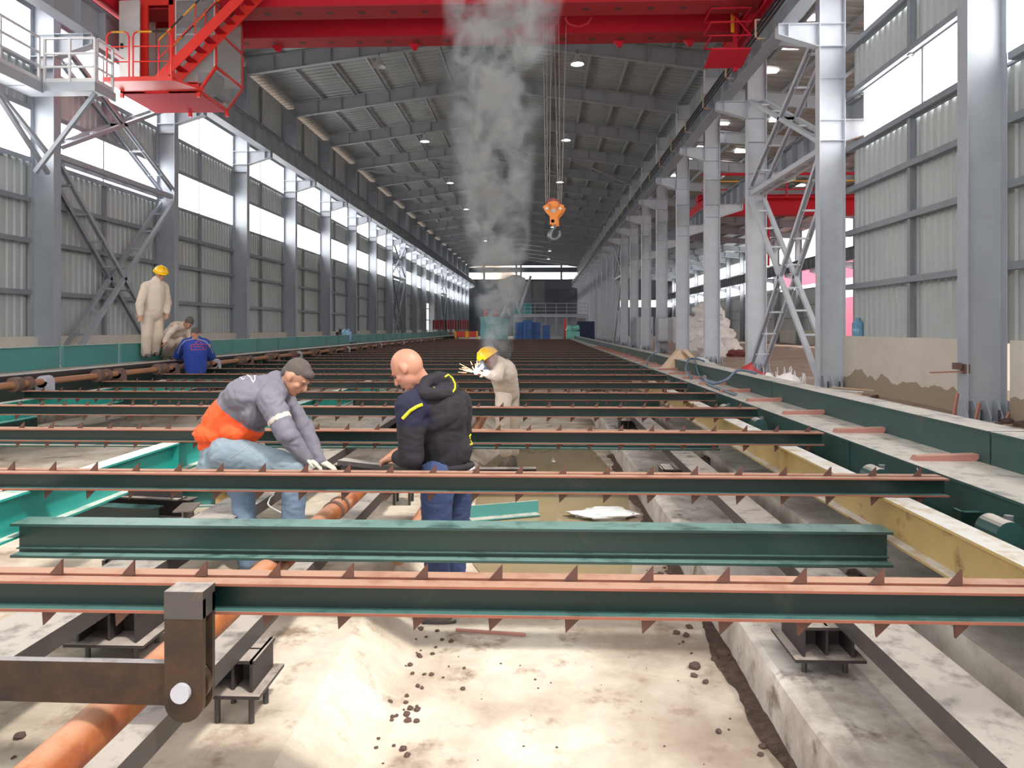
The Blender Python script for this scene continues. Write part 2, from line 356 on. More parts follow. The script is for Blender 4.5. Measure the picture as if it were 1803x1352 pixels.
# right wall, near part only
XRW=7.40; YRE=17.65
g=MB()
for z0,z1 in ((1.6,ZB[0][0]),(ZB[0][1],ZB[1][0]),(ZB[1][1],12.9)): corr_wall(g,XRW,-6.2,YRE,z0,z1,sgn=-1,pitch=.25,dep=.04)
wr=struct('wall_right', g, 'sheet', 'corrugated grey sheet wall on the near right')
for i in range(-4,0):
    y=Y0+BAY*i
    gg=MB()
    for z in GZ: gg.prism([(-.07,0),(.08,0),(.08,.03),(-.05,.03),(-.05,.12),(-.07,.12)],(XRW-.125,y+.14,z),(XRW-.125,y+BAY-.14 if i<-1 else YRE+.1,z))
    gg.build('girt','girt',wr)
    gg=MB()
    for a,b in ((1.6,ZB[0][0]),(ZB[0][1],ZB[1][0]),(ZB[1][1],12.6)): gg.box(XRW-.15,XRW-.05,y+2.95,y+3.07,a,b)
    gg.build('wall_post','girt',wr)
    for k,(z0,z1) in enumerate(ZB):
        window(XRW, y, min(y+BAY,YRE-.55), z0, z1, '%s daylight panel of the right wall, %s row'%(UN[i+5],('lower','upper')[k]), -1)
g=MB()
for i in range(-4,0):
    y=Y0+BAY*i; g.box(7.17,7.5,y+.25,y+BAY-(.25 if i<-1 else .1),.15,1.66)
M['dwarf_stain']=mat('damp_concrete_dwarf_wall',(.72,.66,.59),(.62,.56,.49),.9,scale=1.5,bump=.15)
nt=M['dwarf_stain'].node_tree; bb=nt.nodes['Principled BSDF']; src=bb.inputs['Base Color'].links[0].from_socket
ge=nt.nodes.new('ShaderNodeNewGeometry'); sx=nt.nodes.new('ShaderNodeSeparateXYZ'); nt.links.new(ge.outputs['Position'],sx.inputs[0])
cx=nt.nodes.new('ShaderNodeCombineXYZ'); nt.links.new(sx.outputs[1],cx.inputs[0]); no=nt.nodes.new('ShaderNodeTexNoise'); no.inputs['Scale'].default_value=1.1; no.inputs['Detail'].default_value=5; nt.links.new(cx.outputs[0],no.inputs['Vector'])
a1=nt.nodes.new('ShaderNodeMath'); a1.operation='MULTIPLY_ADD'; a1.inputs[1].default_value=1.0; a1.inputs[2].default_value=.30; nt.links.new(no.outputs[0],a1.inputs[0])
a2=nt.nodes.new('ShaderNodeMath'); a2.operation='LESS_THAN'; nt.links.new(sx.outputs[2],a2.inputs[0]); nt.links.new(a1.outputs[0],a2.inputs[1])
mx=nt.nodes.new('ShaderNodeMix'); mx.data_type='RGBA'; nt.links.new(a2.outputs[0],mx.inputs[0]); nt.links.new(src,mx.inputs[6]); mx.inputs[7].default_value=(.36,.29,.21,1); nt.links.new(mx.outputs[2],bb.inputs['Base Color'])
struct('trim_right', g, 'dwarf_stain', 'low cream concrete wall with damp stain on the near right')
# end wall of the main hall with daylight strips
g=MB(); ye=YEND; xm=(XL+XR)/2
def zr(x, base=12.9, apex=14.1): return apex-(apex-base)*abs(x-xm)/((XR-XL)/2+.6)
strips=[(0,10.3),(11.45,12.35),(12.62,12.95)]
for a,b in strips[:2]: g.box(XW,XRW,ye,ye+.1,a,b)
g.poly([(XW,ye,12.62),(XRW,ye,12.62),(XRW,ye,12.9),(xm,ye,14.1),(XW,ye,12.9)],(0,.1,0))
for x in (-9.6,-4.0,-3.2,3.8): g.box(x,x+.35,ye-.1,ye+.1,10.2,13.2)
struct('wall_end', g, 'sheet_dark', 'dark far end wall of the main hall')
for k,(a,b) in enumerate(((10.3,11.45),(12.35,12.62))):
    winn[0]+=1; g=MB(); g.box(-9.3 if k else -9.3,5.2,ye+.02,ye+.06,a,b); struct('window_%d'%winn[0], g, 'pane', ('wide daylight band in the far end wall','thin upper daylight strip in the far end wall')[k])
# ------------------------------------------------------------------ roofs
YR0=3.0
def corr_roof(g, xa,za,xb,zb,y0,y1,pitch=.4,dep=.05):
    ys=[]; y=y0
    while y<y1-.01:
        for f,o in ((0,0),(.55,0),(.65,1),(.9,1)): ys.append((y+f*pitch,o))
        y+=pitch
    vs=[]
    for yy,o in ys: vs+=[(xa,yy,za+dep*o),(xb,yy,zb+dep*o)]
    g.add(vs,[(2*i,2*i+1,2*i+3,2*i+2) for i in range(len(ys)-1)])
ZE=12.95; ZA=14.12
g=MB(); corr_roof(g,XW-.3,ZE-.05,xm,ZA,YR0,YEND); corr_roof(g,xm,ZA,XRW+.1,ZE-.05,YR0,YEND)
struct('ceiling', g, 'roofsheet', 'ribbed grey roof sheeting over the main hall')
# rafters
def rafter_mb():
    g=MB()
    for s,xe in ((-1,XL),(1,XR)):
        xe2=xe+s*.1
        bot=[(xe2,12.12),(xm,13.42)]; top=[(xe2,12.78),(xm,13.92)]
        g.poly([(bot[0][0],-.006,bot[0][1]),(bot[1][0],-.006,bot[1][1]),(top[1][0],-.006,top[1][1]),(top[0][0],-.006,top[0][1])],(0,.012,0))
        for (p,q) in (bot,top): g.bar((p[0],0,p[1]),(q[0],0,q[1]),.22,.02,up=(0,0,1))
        for k in range(1,8):
            t=k/8; x=xe2+(xm-xe2)*t; zb=12.12+1.30*t; zt=12.78+1.14*t
            g.box(x-.012,x+.012,-.11,-.005,zb,zt)
    return g.mesh('roof_rafter','rafter')
rm=rafter_mb()
for i in range(-2,19):
    o=link('roof_rafter',rm,loc=(0,Y0+BAY*i,0))
    tag(o,'grey I-section roof rafter, %s frame counted from the camera'%UN[i+3],'roof beam','roof rafters of the main hall')
# purlins
n=0
for s,xe in ((-1,XL-.3),(1,XR+.4)):
    for k in range(6):
        t=(k+.02)/6 if k else .02; x=xe+(xm-xe)*t; z=12.93+1.0*t
        g=MB(); g.bar((x,YR0,z-.03),(x,YEND,z-.03),.02,.17); g.bar((x+.03*s,YR0,z-.11),(x+.03*s,YEND,z-.11),.07,.015)
        o=g.build('roof_purlin','rafter'); tag(o,'long grey roof purlin, %s from the %s eave'%(UN[k+1],'left' if s<0 else 'right'),'roof purlin','roof purlins of the main hall')
g=MB(); g.bar((xm-.25,YR0,13.93),(xm-.25,YEND,13.93),.08,.16); g.bar((xm+.25,YR0,13.93),(xm+.25,YEND,13.93),.08,.16)
o=g.build('ridge_purlin','rafter'); tag(o,'paired ridge purlins along the roof apex','roof purlin')
for k,y in enumerate((Y0+BAY*1.5,)):
    g=MB(); y+=5.9; g.box(xm-.75,xm+.75,y-1.2,y+2.4,13.45,13.5)
    for xx in (xm-.78,xm+.72): g.box(xx,xx+.06,y-1.2,y+2.4,13.35,14.2)
    for q in range(9): g.box(xm-.72+q*.17,xm-.70+q*.17,y-1.25,y-1.15,13.3,14.15)
    o=g.build('roof_ventilator','greym'); tag(o,'dark louvred ventilator box at the ridge behind the red crane','ventilator')
# roof wind bracing
def ztop(x): return 13.75-abs(x-xm)*.125
for bi,i in enumerate((5,12)):
    for k,(xa,xb) in enumerate(((XL,-7.2),(-7.2,xm),(xm,2.0),(2.0,XR))):
        y=Y0+BAY*i
        g=MB(); g.bar((xa,y,ztop(xa)-.45),(xb,y+BAY,ztop(xb)-.45),.09,.09)
        o=g.build('roof_brace','steel'); tag(o,'diagonal roof brace rod, %s from the left in the %s braced bay'%(UN[k+1],('nearer','farther')[bi]),'roof brace','diagonal roof braces')
# ------------------------------------------------------------------ columns
def col_parts(hand, h=12.5, br_z=9.02, back=None):
    "hand=+1: inner face at x=0, steel extends to -x (left column); -1 mirrored"
    s=-hand; b=.28; t=.016; dp=.6
    g=MB()
    for x in (0,dp-t): g.box(*sorted((s*x,s*(x+t))),-b/2,b/2,.42,h)
    g.box(*sorted((s*t,s*(dp-t))),-.006,.006,.42,h)
    for z in ((br_z-.02,br_z-.55,br_z-.85,h-.7) if back is None else (br_z-.02,br_z-.55,h-.7,back-.02,back-.5,br_z-1.3)):
        g.box(*sorted((s*t,s*(dp-t))),-b/2+.01,b/2-.01,z,z+.014)
    g2=MB()   # corbel towards the hall
    L=.95*hand
    g2.poly([(0,-.006,br_z-.55),(0,-.006,br_z),(L,-.006,br_z),(L,-.006,br_z-.25)],(0,.012,0))
    g2.bar((0,0,br_z-.008),(L,0,br_z-.008),.26,.016); g2.bar((0,0,br_z-.55),(L,0,br_z-.25),.26,.016)
    g2.box(*sorted((L-.016*hand,L)),-.13,.13,br_z-.26,br_z); g2.box(*sorted((L*.75-.006,L*.75+.006)),-.13,.13,br_z-.30,br_z)
    g3=MB(); g3.box(*sorted((s*-.14,s*(dp+.14))),-.3,.3,.36,.42)
    for x in (-.07,.09,.27,.45,dp+.06):
        g3.poly([(s*x,-.02,.42),(s*x,-.27,.42),(s*x,-.27,.50),(s*x,-.14,.72),(s*x,-.02,.72)],(.014,0,0))
    g3.poly([(s*0,-.14,.42),(s*-.13,-.14,.42),(s*-.13,-.14,.52),(s*-.02,-.14,.76),(s*0,-.14,.76)],(0,.014,0))
    g4=MB()
    for x in (.16,.42): g4.tube((s*x,-.24,.36),(s*x,-.24,.60),.018,n=6)
    g5=None
    if back:
        g5=MB(); B=s*dp; Lb=s*(dp+.9)
        g5.poly([(B,-.006,back-.5),(B,-.006,back),(Lb,-.006,back),(Lb,-.006,back-.22)],(0,.012,0))
        g5.bar((B,0,back-.008),(Lb,0,back-.008),.26,.016); g5.bar((B,0,back-.5),(Lb,0,back-.22),.26,.016)
        g5.box(*sorted((Lb-.02*s,Lb)),-.13,.13,back-.23,back)
    return g,g2,g3,g4,g5
def make_col(hand,label,mt,back=None,h=12.5):
    t=thing('steel_column',label,'column')
    g,g2,g3,g4,g5=col_parts(hand,back=back,h=h)
    g.build('shaft',mt,t); g2.build('crane_bracket',mt,t); g3.build('base_plate',mt,t); g4.build('anchor_bolts','darksteel',t)
    if g5: g5.build('rear_bracket',mt,t)
    return t
c0=make_col(1,'','steel'); kids(c0)
for i in range(-3,19):
    lab='grey H-section column of the left wall, %s counted from the camera'%UN[i+4]
    if i==-3: c0.location=(XL,Y0+BAY*i,0); c0['label']=lab; c0['group']='columns of the left wall'; first=c0
    else: dup(c0,(XL,Y0+BAY*i,0),lab)
c1=make_col(-1,'','steel'); kids(c1)
for i in range(-4,0):
    lab='broad grey column of the near right wall, %s counted from the camera'%UN[i+5]
    if i==-4: c1.location=(XR,Y0+BAY*i,0); c1['label']=lab; c1['group']='columns of the right wall'
    else: dup(c1,(XR,Y0+BAY*i,0),lab)
c2=make_col(-1,'','steel_pale_lit',back=6.75); kids(c2)  # colonnade uses the brightened grey, its daylight is in the colour
for i in range(0,19):
    lab='brightly lit free-standing column of the right colonnade, %s from the end of the sheet wall'%UN[i+1]
    if i==0: c2.location=(XR,Y0,0); c2['label']=lab; c2['group']='columns of the right colonnade'
    else: dup(c2,(XR,Y0+BAY*i,0),lab)
# ------------------------------------------------------------------ crane runway beams
def runway(x, z, name, label, y0, y1, h=.78, stiff=1.0, m_='steel', rail=True, face=1):
    t=thing(name,label,'runway beam',(0,0,0))
    g=MB(); g.ibeam((x,y0,z+h),(x,y1,z+h),.36,h,.02,.012)
    y=y0+.5
    while y<y1:
        g.box(x-.16,x+.16,y-.007,y+.007,z+.02,z+h-.02); y+=stiff
    g.build('beam',m_,t)
    if rail:
        r=MB(); r.ibeam((x,y0,z+h+.13),(x,y1,z+h+.13),.08,.13,.03,.02); r.build('rail','darksteel',t)
    return t
t=runway(XL+.75,9.02,'crane_runway_beam','long grey crane runway beam along the left columns',-0.2,YEND-1)
t=runway(XR-.70,9.02,'crane_runway_beam','long crane runway beam with dark conductor rails along the right columns',-0.2,YEND-1,m_='steel')
cr=MB()
for k in range(3): cr.bar((XR-1.05,4,9.25+k*.13),(XR-1.05,YEND-2,9.25+k*.13),.04,.05)
cr.build('conductor_rail','blk',t)
i=0; y=10.0
while y<100:
    g=MB(); g.box(XR-1.08,XR-.72,y-.03,y+.03,9.62,9.66); g.box(XR-1.12,XR-1.08,y-.03,y+.03,9.15,9.66); g.box(XR-1.12,XR-.86,y-.03,y+.03,9.15,9.19)
    g.build('rail_hanger','card',t); y+=3.0; i+=1
g=MB(); g.bar((XR-.45,4,9.95),(XR-.45,YEND-2,9.95),.02,.02); g.build('safety_wire','darksteel',t)
# side hall runway beams
t=runway(XR+1.35,6.75,'crane_runway_beam','lower side hall runway beam behind the right colonnade',Y0-.2,YEND,h=.75)
XF=22.5
t=runway(XF-.8,6.55,'crane_runway_beam','dark side hall runway beam along the far outer columns',Y0+6,YEND,h=.8)
# side hall outer columns and wall
g0=MB(); b=.26
for x in (0,.5): g0.box(x,x+.016,-b/2,b/2,.3,10.4)
g0.box(.016,.5,-.006,.006,.3,10.4)
me=g0.mesh('shaft','steel'); gb=MB(); gb.poly([(0,-.006,6.05),(0,-.006,6.55),(-.95,-.006,6.55),(-.95,-.006,6.3)],(0,.012,0)); gb.bar((0,0,6.54),(-.95,0,6.54),.24,.016); gb.bar((0,0,6.05),(-.95,0,6.3),.24,.016); mb_=gb.mesh('crane_bracket','steel')
for i in range(2,19):
    t=thing('steel_column','grey outer column of the side hall, %s counted from the camera'%UN[i-1],'column',(XF,Y0+BAY*i,0),'outer columns of the side hall')
    link('shaft',me,t); link('crane_bracket',mb_,t)
g=MB(); yb=Y0+BAY*9
corr_wall(g,XF+.65,yb,YEND,1.6,5.6,pitch=.5,sgn=-1); corr_wall(g,XF+.65,yb,YEND,6.95,8.0,pitch=.5,sgn=-1); corr_wall(g,XF+.65,yb,YEND,9.3,10.3,pitch=.5,sgn=-1)
corr_wall(g,XF+.65,Y0+BAY*6.7,yb,1.6,5.2,pitch=.5,sgn=-1)
ws=struct('wall_side', g, 'sheet', 'corrugated outer wall of the side hall')
gg=MB()
for z in (2.7,3.8,5.2): gg.box(XF+.5,XF+.62,Y0+BAY*6.7,YEND,z-.04,z+.04)
gg.build('girt','girt',ws)
g=MB(); g.box(XF+.5,XF+.8,Y0+BAY*6.7,YEND,.2,1.65); struct('trim_side', g, 'dwarf', 'low concrete wall of the side hall')
for i in range(9,18):
    y=Y0+BAY*i
    for k,(z0,z1) in enumerate(((5.6,6.95),(8.0,9.3))): window(XF+.66,y,y+BAY,z0,z1,'%s daylight panel of the side hall wall, %s row'%(UN[i-8],('lower','upper')[k]),-1)
# side hall roof
ZS0,ZS1=11.35,10.15
g=MB(); corr_roof(g,XRW+.1,ZS0+.3,XF+.9,ZS1+.25,Y0-BAY,YEND,pitch=.5); cs=struct('ceiling_side', g, 'roofsheet', 'grey sheet roof of the side hall')
for i in range(0,19):
    y=Y0+BAY*i; g=MB()
    xa,xb=XR+.6,XF+.1
    g.poly([(xa,y-.006,ZS0-.55),(xb,y-.006,ZS1-.5),(xb,y-.006,ZS1),(xa,y-.006,ZS0)],(0,.012,0))
    g.bar((xa,y,ZS0),(xb,y,ZS1),.2,.02); g.bar((xa,y,ZS0-.55),(xb,y,ZS1-.5),.2,.02)
    for k in range(1,9): 
        t=k/9; x=xa+(xb-xa)*t; zt=ZS0+(ZS1-ZS0)*t; g.box(x-.01,x+.01,y-.1,y,zt-.5,zt)
    o=g.build('side_roof_rafter','jk_band' if False else 'steel'); tag(o,'side hall roof rafter, %s counted from the camera'%UN[i+1],'roof beam','roof rafters of the side hall')
for k in range(10):
    t=(k+.5)/10; x=XRW+.1+(XF+.7-XRW)*t; z=ZS0+.27+(ZS1-ZS0)*t
    g=MB(); g.bar((x,Y0-BAY,z-.1),(x,YEND,z-.1),.06,.18); o=g.build('roof_purlin','rafter'); tag(o,'side hall roof purlin, %s from the right colonnade'%UN[k+1],'roof purlin','roof purlins of the side hall')
for k,(x,st) in enumerate(((8.7,2.4),(10.9,3.0),(13.6,3.0),(16.6,3.0))):
    j=0; y=18.5+k*.7
    while y<48:
        z=ZS0+.29+(ZS1-ZS0)*(x-XRW)/(XF-XRW)
        g=MB(); g.box(x-.30,x+.30,y,y+.32,z-.05,z-.01); g.build('skylight','pane',cs); y+=st; j+=1
# hall-side upper sheet between colonnade columns above runway (main hall is higher than the side hall)
g=MB(); corr_wall(g,XRW+.05,YRE,YEND,11.3,12.95,pitch=.4,sgn=-1); struct('wall_right_upper', g, 'sheet', 'strip of sheet wall above the right colonnade')
g=MB(); g.box(XRW+.2,XF+.8,YEND,YEND+.1,.3,5.4); g.box(XRW+.2,XF+.8,YEND,YEND+.1,6.6,12)
struct('wall_side_end', g, 'sheet_dark', 'far end wall of the side hall')
# pink building outside
t=thing('pink_building','pink building with a white band seen outside through the open side bays','building',(34,62,0))
g=MB(); g.box(0,20,-25,50,0,5.2); g.box(0,20,-25,50,7.3,9.6); g.build('wall','pinkb',t)
g=MB(); g.box(-.05,20,-25,50,5.2,7.3); g.build('white_band','white',t)
# ------------------------------------------------------------------ lattice cross bracing
def lattice(name,label,x,ya,za,yb,zb,wid,m_,group=None,rungs=8,sec=.12):
    t=thing(name,label,'brace',(0,0,0),group)
    p=Vector((x,ya,za)); q=Vector((x,yb,zb))
    for sx_ in (-wid/2,wid/2):
        g=MB(); o=Vector((sx_,0,0)); g.prism([(-.05,-sec/2),(.05,-sec/2),(.05,-sec/2+.012),(-.038,-sec/2+.012),(-.038,sec/2-.012),(.05,sec/2-.012),(.05,sec/2),(-.05,sec/2)],p+o,q+o,up=(1,0,0)); g.build('chord',m_,t)
    for k in range(rungs):
        c=p.lerp(q,(k+.7)/(rungs+.4)); g=MB(); g.bar(c-Vector((wid/2,0,0)),c+Vector((wid/2,0,0)),.08,.05); g.build('rung',m_,t)
    return t
for bi,(i,side) in enumerate(((0,'left'),(7,'left'),(12,'left'),(0,'right'),(7,'right'))):
    x=XL-.25 if side=='left' else XR+.3; m_='steel' if side=='left' else 'steel_pale_lit'
    ya=Y0+BAY*i+.15; yb=ya+BAY-.3
    wh={0:'nearest braced bay',7:'second braced bay',12:'third braced bay'}[i]
    G='lattice cross braces between columns'
    W_=.42
    lattice('lattice_brace','%s lattice brace rising away from the camera, lower storey of the %s'%(side,wh),x,ya,.6,yb,5.9,W_,m_,G)
    lattice('lattice_brace','%s lattice brace falling away from the camera, lower storey of the %s'%(side,wh),x,ya,5.9,yb,.6,W_,m_,G)
    lattice('lattice_brace','%s lattice brace rising away from the camera, upper storey of the %s'%(side,wh),x,ya,6.3,yb,9.0,W_,m_,G,rungs=5)
    lattice('lattice_brace','%s lattice brace falling away from the camera, upper storey of the %s'%(side,wh),x,ya,9.0,yb,6.3,W_,m_,G,rungs=5)
    g=MB(); g.bar((x-.15,ya,6.1),(x-.15,yb,6.1),.12,.14); g.bar((x+.15,ya,6.1),(x+.15,yb,6.1),.12,.14); 
    for k in range(6): g.box(x-.2,x+.2,ya+.5+k*.95,ya+.56+k*.95,6.05,6.15)
    o=g.build('strut',m_); tag(o,'horizontal lattice strut between the %s columns of the %s'%(side,wh),'strut','horizontal struts')
# ------------------------------------------------------------------ high bay lamps
def make_lamp():
    t=thing('hanging_lamp','','lamp',(0,0,0),'high bay lamps hanging from the rafters')
    g=MB(); g.tube((0,0,.35),(0,0,.56),.015,n=6); g.build('cord','blk',t)
    g=MB(); g.lathe([(.05,.40),(.09,.38),(.10,.30),(.16,.22),(.26,.02),(.27,0),(.25,.02),(.15,.20),(.02,.22)],(0,0,0)); g.build('lamp_shade','shade',t,smooth=True)
    return t
l0=make_lamp(); kids(l0); k=0
gb=MB(); gb.ball((0,0,.07),(.19,.19,.07)); bm_=gb.mesh('bulb','bulb',True)
for i in range(2,18,2):
    for side,x in (('left',-6.4),('right',1.55)):
        loc=(x,Y0+BAY*(i-.0)-.2,12.33); lab='bell-shaped lamp of the %s row, %s counted from the camera'%(side,UN[i//2])
        if k==0: l0.location=loc; l0['label']=lab; o=l0
        else: o=dup(l0,loc,lab)
        if not (k==0): link('bulb',bm_,o)
        k+=1
# ------------------------------------------------------------------ cooling bed rails
RY0=2.47; RS=1.80; ZT=1.01
def chan_pair(x0,x1):
    g=MB(); h=.10; fw=.06; gap=.012
    for s in (-1,1):
        def B(a,b,c,d,mi): g.box(x0,x1,*sorted((s*a,s*b)),c,d,mi)
        B(gap+.001,gap+.008,-h+.0085,-.0085,0); B(gap,gap+fw,-.008,0,1); B(gap,gap+fw-.004,-h,-h+.008,0); B(gap+fw-.0035,gap+fw,-h-.001,-h+.0085,1)
    return g
fg=MB(); fg.poly([(-.045,-.005,0),(.0,-.005,0),(.0,-.005,.052)],(0,.011,0)); fin_up=fg.mesh('fin','fin')
fg=MB(); fg.poly([(0,-.005,0),(.062,-.005,0),(.004,-.005,-.058)],(0,.011,0)); fin_dn=fg.mesh('fin','fin')
me_near=chan_pair(-6.85,2.28).mesh('channel_pair',['green','railtop'])
gf=chan_pair(-6.85,2.28); x=-6.7
while x<2.2: gf.poly([(x-.04,-.005,0),(x,-.005,0),(x,-.005,.05)],(0,.011,0),2); x+=.25
me_far=gf.mesh('bed_rail',['green','railtop','fin'])
for k in range(30):
    y=RY0+RS*k
    lab='toothed green cross rail of the cooling bed, %s from the camera'%UN[k+1]
    if k<8:
        t=thing('bed_rail',lab,'rail',(0,y,ZT),'toothed cross rails of the cooling bed')
        link('channel_pair',me_near,t)
        # bed end reaches past the frame for the nearest rail
        x=-6.62+.03*(k%3)
        lo = W(-60,700,y).x if k<4 else -9
        hi = W(1860,700,y).x
        while x<2.26:
            if lo<x<hi:
                o=link('fin',fin_up,t,(x,0,0)); o=link('fin',fin_dn,t,(x-.045+.0*k,-.035,-.1))
            x+=.25
    else:
        o=link('bed_rail',me_far,None,(0,y,ZT)); tag(o,lab,'rail','toothed cross rails of the cooling bed')
# longitudinal I beams
def long_beam(x,y0,y1,zt,name,label,m_,wd=.14,h=.22,tf=.014):
    g=MB(); g.ibeam((x,y0,zt),(x,y1,zt),wd,h,tf,.01)
    y=y0+1
    while y<y1: g.box(x-wd/2+.01,x+wd/2-.01,y-.005,y+.005,zt-h+tf,zt-tf); y+=3.8
    o=g.build(name,m_); return tag(o,label,'beam')
long_beam(1.99,1.2,56,.905,'side_beam','aged yellow I-beam running away on the right under the cross rails','yellow',h=.235)
long_beam(-3.02,1.2,56,.905,'side_beam','bright teal I-beam running away on the left under the cross rails','teal',h=.25)
long_beam(-6.75,3.0,56,.905,'side_beam','teal I-beam under the outer left ends of the cross rails','teal',h=.25)
# cross girders
for j in range(6):
    y=4.12+3.8*j
    g=MB(); g.ibeam((-2.95,y,.755),(1.90,y,.755),.16,.19,.014,.01); g.box(-2.95,1.90,y-.03,y-.005,.60,.606)
    o=g.build('cross_girder','green_big'); o.data.materials[0]=M['girder']; tag(o,'plain green I-section cross girder between yellow and teal beams, %s from the camera'%UN[j+1],'girder','cross girders under the rails')
    if j:
        g=MB(); g.ibeam((-6.68,y,.755),(-3.09,y,.755),.16,.19,.014,.01)
        o=g.build('cross_girder','green_big'); tag(o,'green cross girder in the left outer strip of the bed, %s from the camera'%UN[j],'girder','cross girders of the outer left strip')
# long low channels on pedestals
def low_channel(xa,xb,label,face,y1=56):
    zt=.56; h=.085; g=MB(); g.box(xa,xb,1.0,y1,zt-.012,zt)
    g.box(xa+.001,xa+.012,1.001,y1,zt-h,zt-.0125); g.box(xb-.012,xb-.001,1.001,y1,zt-h,zt-.0125)
    o=g.build('low_channel','darksteel'); return tag(o,label,'steel channel')
low_channel(1.375,1.605,'flat dark steel channel on pedestals along the right kerb',-1)
low_channel(-1.335,-1.235,'flat dark steel channel right beside the big rusty pipe',1)
low_channel(-2.36,-2.06,'flat dark steel channel left of the big rusty pipe',1)
def pedestal(x,y,ztop,zb,zf,label,wd=.26,ln=.30):
    t=thing('pedestal',label,'pedestal',(x,y,zf),'short H-section pedestals under the low channels')
    z0=zb-zf; z1=ztop-zf; g=MB()
    g.box(-wd/2,wd/2,-ln/2,ln/2,z1-.014,z1); g.box(-wd/2-.03,wd/2+.03,-ln/2-.03,ln/2+.03,z0,z0+.014)
    g.box(-.006,.006,-ln/2+.02,ln/2-.02,z0,z1); 
    for s in (-1,1): g.box(s*wd/2*.85-.006,s*wd/2*.85+.006,-ln/2,ln/2,z0,z1)
    g.box(-wd/2+.02,wd/2-.02,-.006,.006,z0,z1)
    g.build('block','pad',t)
    for sx_ in (-1,1):
        for sy_ in (-1,1):
            b=MB(); b.tube((sx_*wd*.36,sy_*ln*.34,0),(sx_*wd*.36,sy_*ln*.34,z0),.013,n=8); b.build('foot_bolt','darksteel',t)
for j in range(6):
    o=3.8*j
    pedestal(1.33,3.60+o,.475,.325,.25,'dark pedestal under the right channel, %s from the camera'%UN[j+1])
    pedestal(-1.27,3.14+o,.475,.33,.20,'dark pedestal under the channel beside the rusty pipe, %s from the camera'%UN[j+1],wd=.20,ln=.24)
    pedestal(-2.12,3.72+o,.475,.29,.20,'dark pedestal under the left channel, %s from the camera'%UN[j+1],wd=.34)
# big rusty pipe
g=MB(); g.tube((-1.50,1.0,.50),(-1.50,30,.50),.072,n=28)
o=thing('rusty_pipe','large orange rusty pipe running away on the left of the pit','pipe'); g.build('pipe','rustpipe',o,smooth=True)
for y in (5.35,9.2,13.1):
    g=MB(); g.tube((-1.50,y,.50),(-1.50,y+.05,.50),.080,n=28); g.build('pipe_clamp','coupling',o,smooth=40); g=MB(); g.tube((-1.50,y+.16,.50),(-1.50,y+.2,.50),.080,n=28); g.build('pipe_clamp','coupling',o,smooth=40)
g=MB(); g.tube((-.95,5.0,.30),(-.95,13,.30),.06,n=20); o=g.build('rusty_pipe','rustpipe',smooth=True); tag(o,'second rusty pipe lying lower in the pit behind the bald man','pipe')
# rollers on stands
def roller(x,y,z,label,r=.085):
    t=thing('roller',label,'roller',(x,y,z-r-.06),'support rollers under the cross girders')
    g=MB(); g.box(-.12,.16,-.13,.13,0,.012); g.box(-.08,-.06,-.07,.07,.012,.13+r); g.box(.10,.12,-.07,.07,.012,.13+r); g.build('bracket','darksteel',t)
    g=MB(); g.lathe([(r*.5,-.07),(r,-.07),(r,-.045),(r*.7,-.04),(r*.7,.04),(r,.045),(r,.07),(r*.5,.07)],(0.02,0,r+.06),(1,0,0),n=24); g.build('wheel','coupling',t,smooth=True)
    g=MB(); g.lathe([(r,-.05),(r,-.02),(r*.35,-.018),(r*.3,-.06)],(0.02,-.07,r+.06),(0,1,0),n=24); g.build('hub','darksteel',t,smooth=True)
for j in range(5):
    roller(1.73,4.32+3.8*j,.38,'rusty roller on a stand beside the yellow beam, %s from the camera'%UN[j+1])
    roller(-2.58,4.50+3.8*j,.36,'rusty roller on a stand beside the left channel, %s from the camera'%UN[j+1])
# right big green beams, ledges
g=MB(); g.box(2.06,2.46,1.2,60,.60,.66); o=g.build('ledge','ledge'); tag(o,'dark grey steel ledge between the yellow beam and the green wall beam','ledge')
g=MB(); g.box(2.36,2.37,1.2,60,.66,.985); g.box(2.34,2.80,1.2,60,.985,1.0); g.box(2.35,2.39,1.2,60,.66,.675)
y=3.3
while y<60: g.box(2.345,2.36,y,y+.012,.66,.985); y+=2.4
g.build('inner_beam','green_big'); tag(bpy.data.objects['inner_beam'],'long dark green steel beam with flat dusty top holding the right rail ends','beam')
k=0; y=3.55
while y<34:
    g=MB(); g.poly([(2.40,y,1.0),(2.78,y,1.0),(2.82,y,1.03),(2.80,y,1.045),(2.42,y,1.03)],(0,.07,0)); o=g.build('cross_batten','batten'); k+=1
    tag(o,'flat pink-brown batten across the right beam top, %s from the camera'%UN[min(k,40)],'batten','battens across the right beam top'); y+=1.27
k=0; y=.4
while y<60:
    ye=min(y+4.3,60); g=MB(); g.box(2.80,2.815,y+.008,ye-.008,1.0,1.195); g.box(2.79,3.06,y+.008,ye-.008,1.195,1.208); g.box(3.04,3.055,y+.01,ye-.01,.5,1.195); g.box(2.83,2.84,y+2.1,y+2.11,1.0,1.195)
    k+=1; o=g.build('kerb_beam','green_big'); tag(o,'dusty green box beam forming the outer right edge, %s length from the camera'%UN[k],'beam','lengths of the outer right box beam'); y=ye
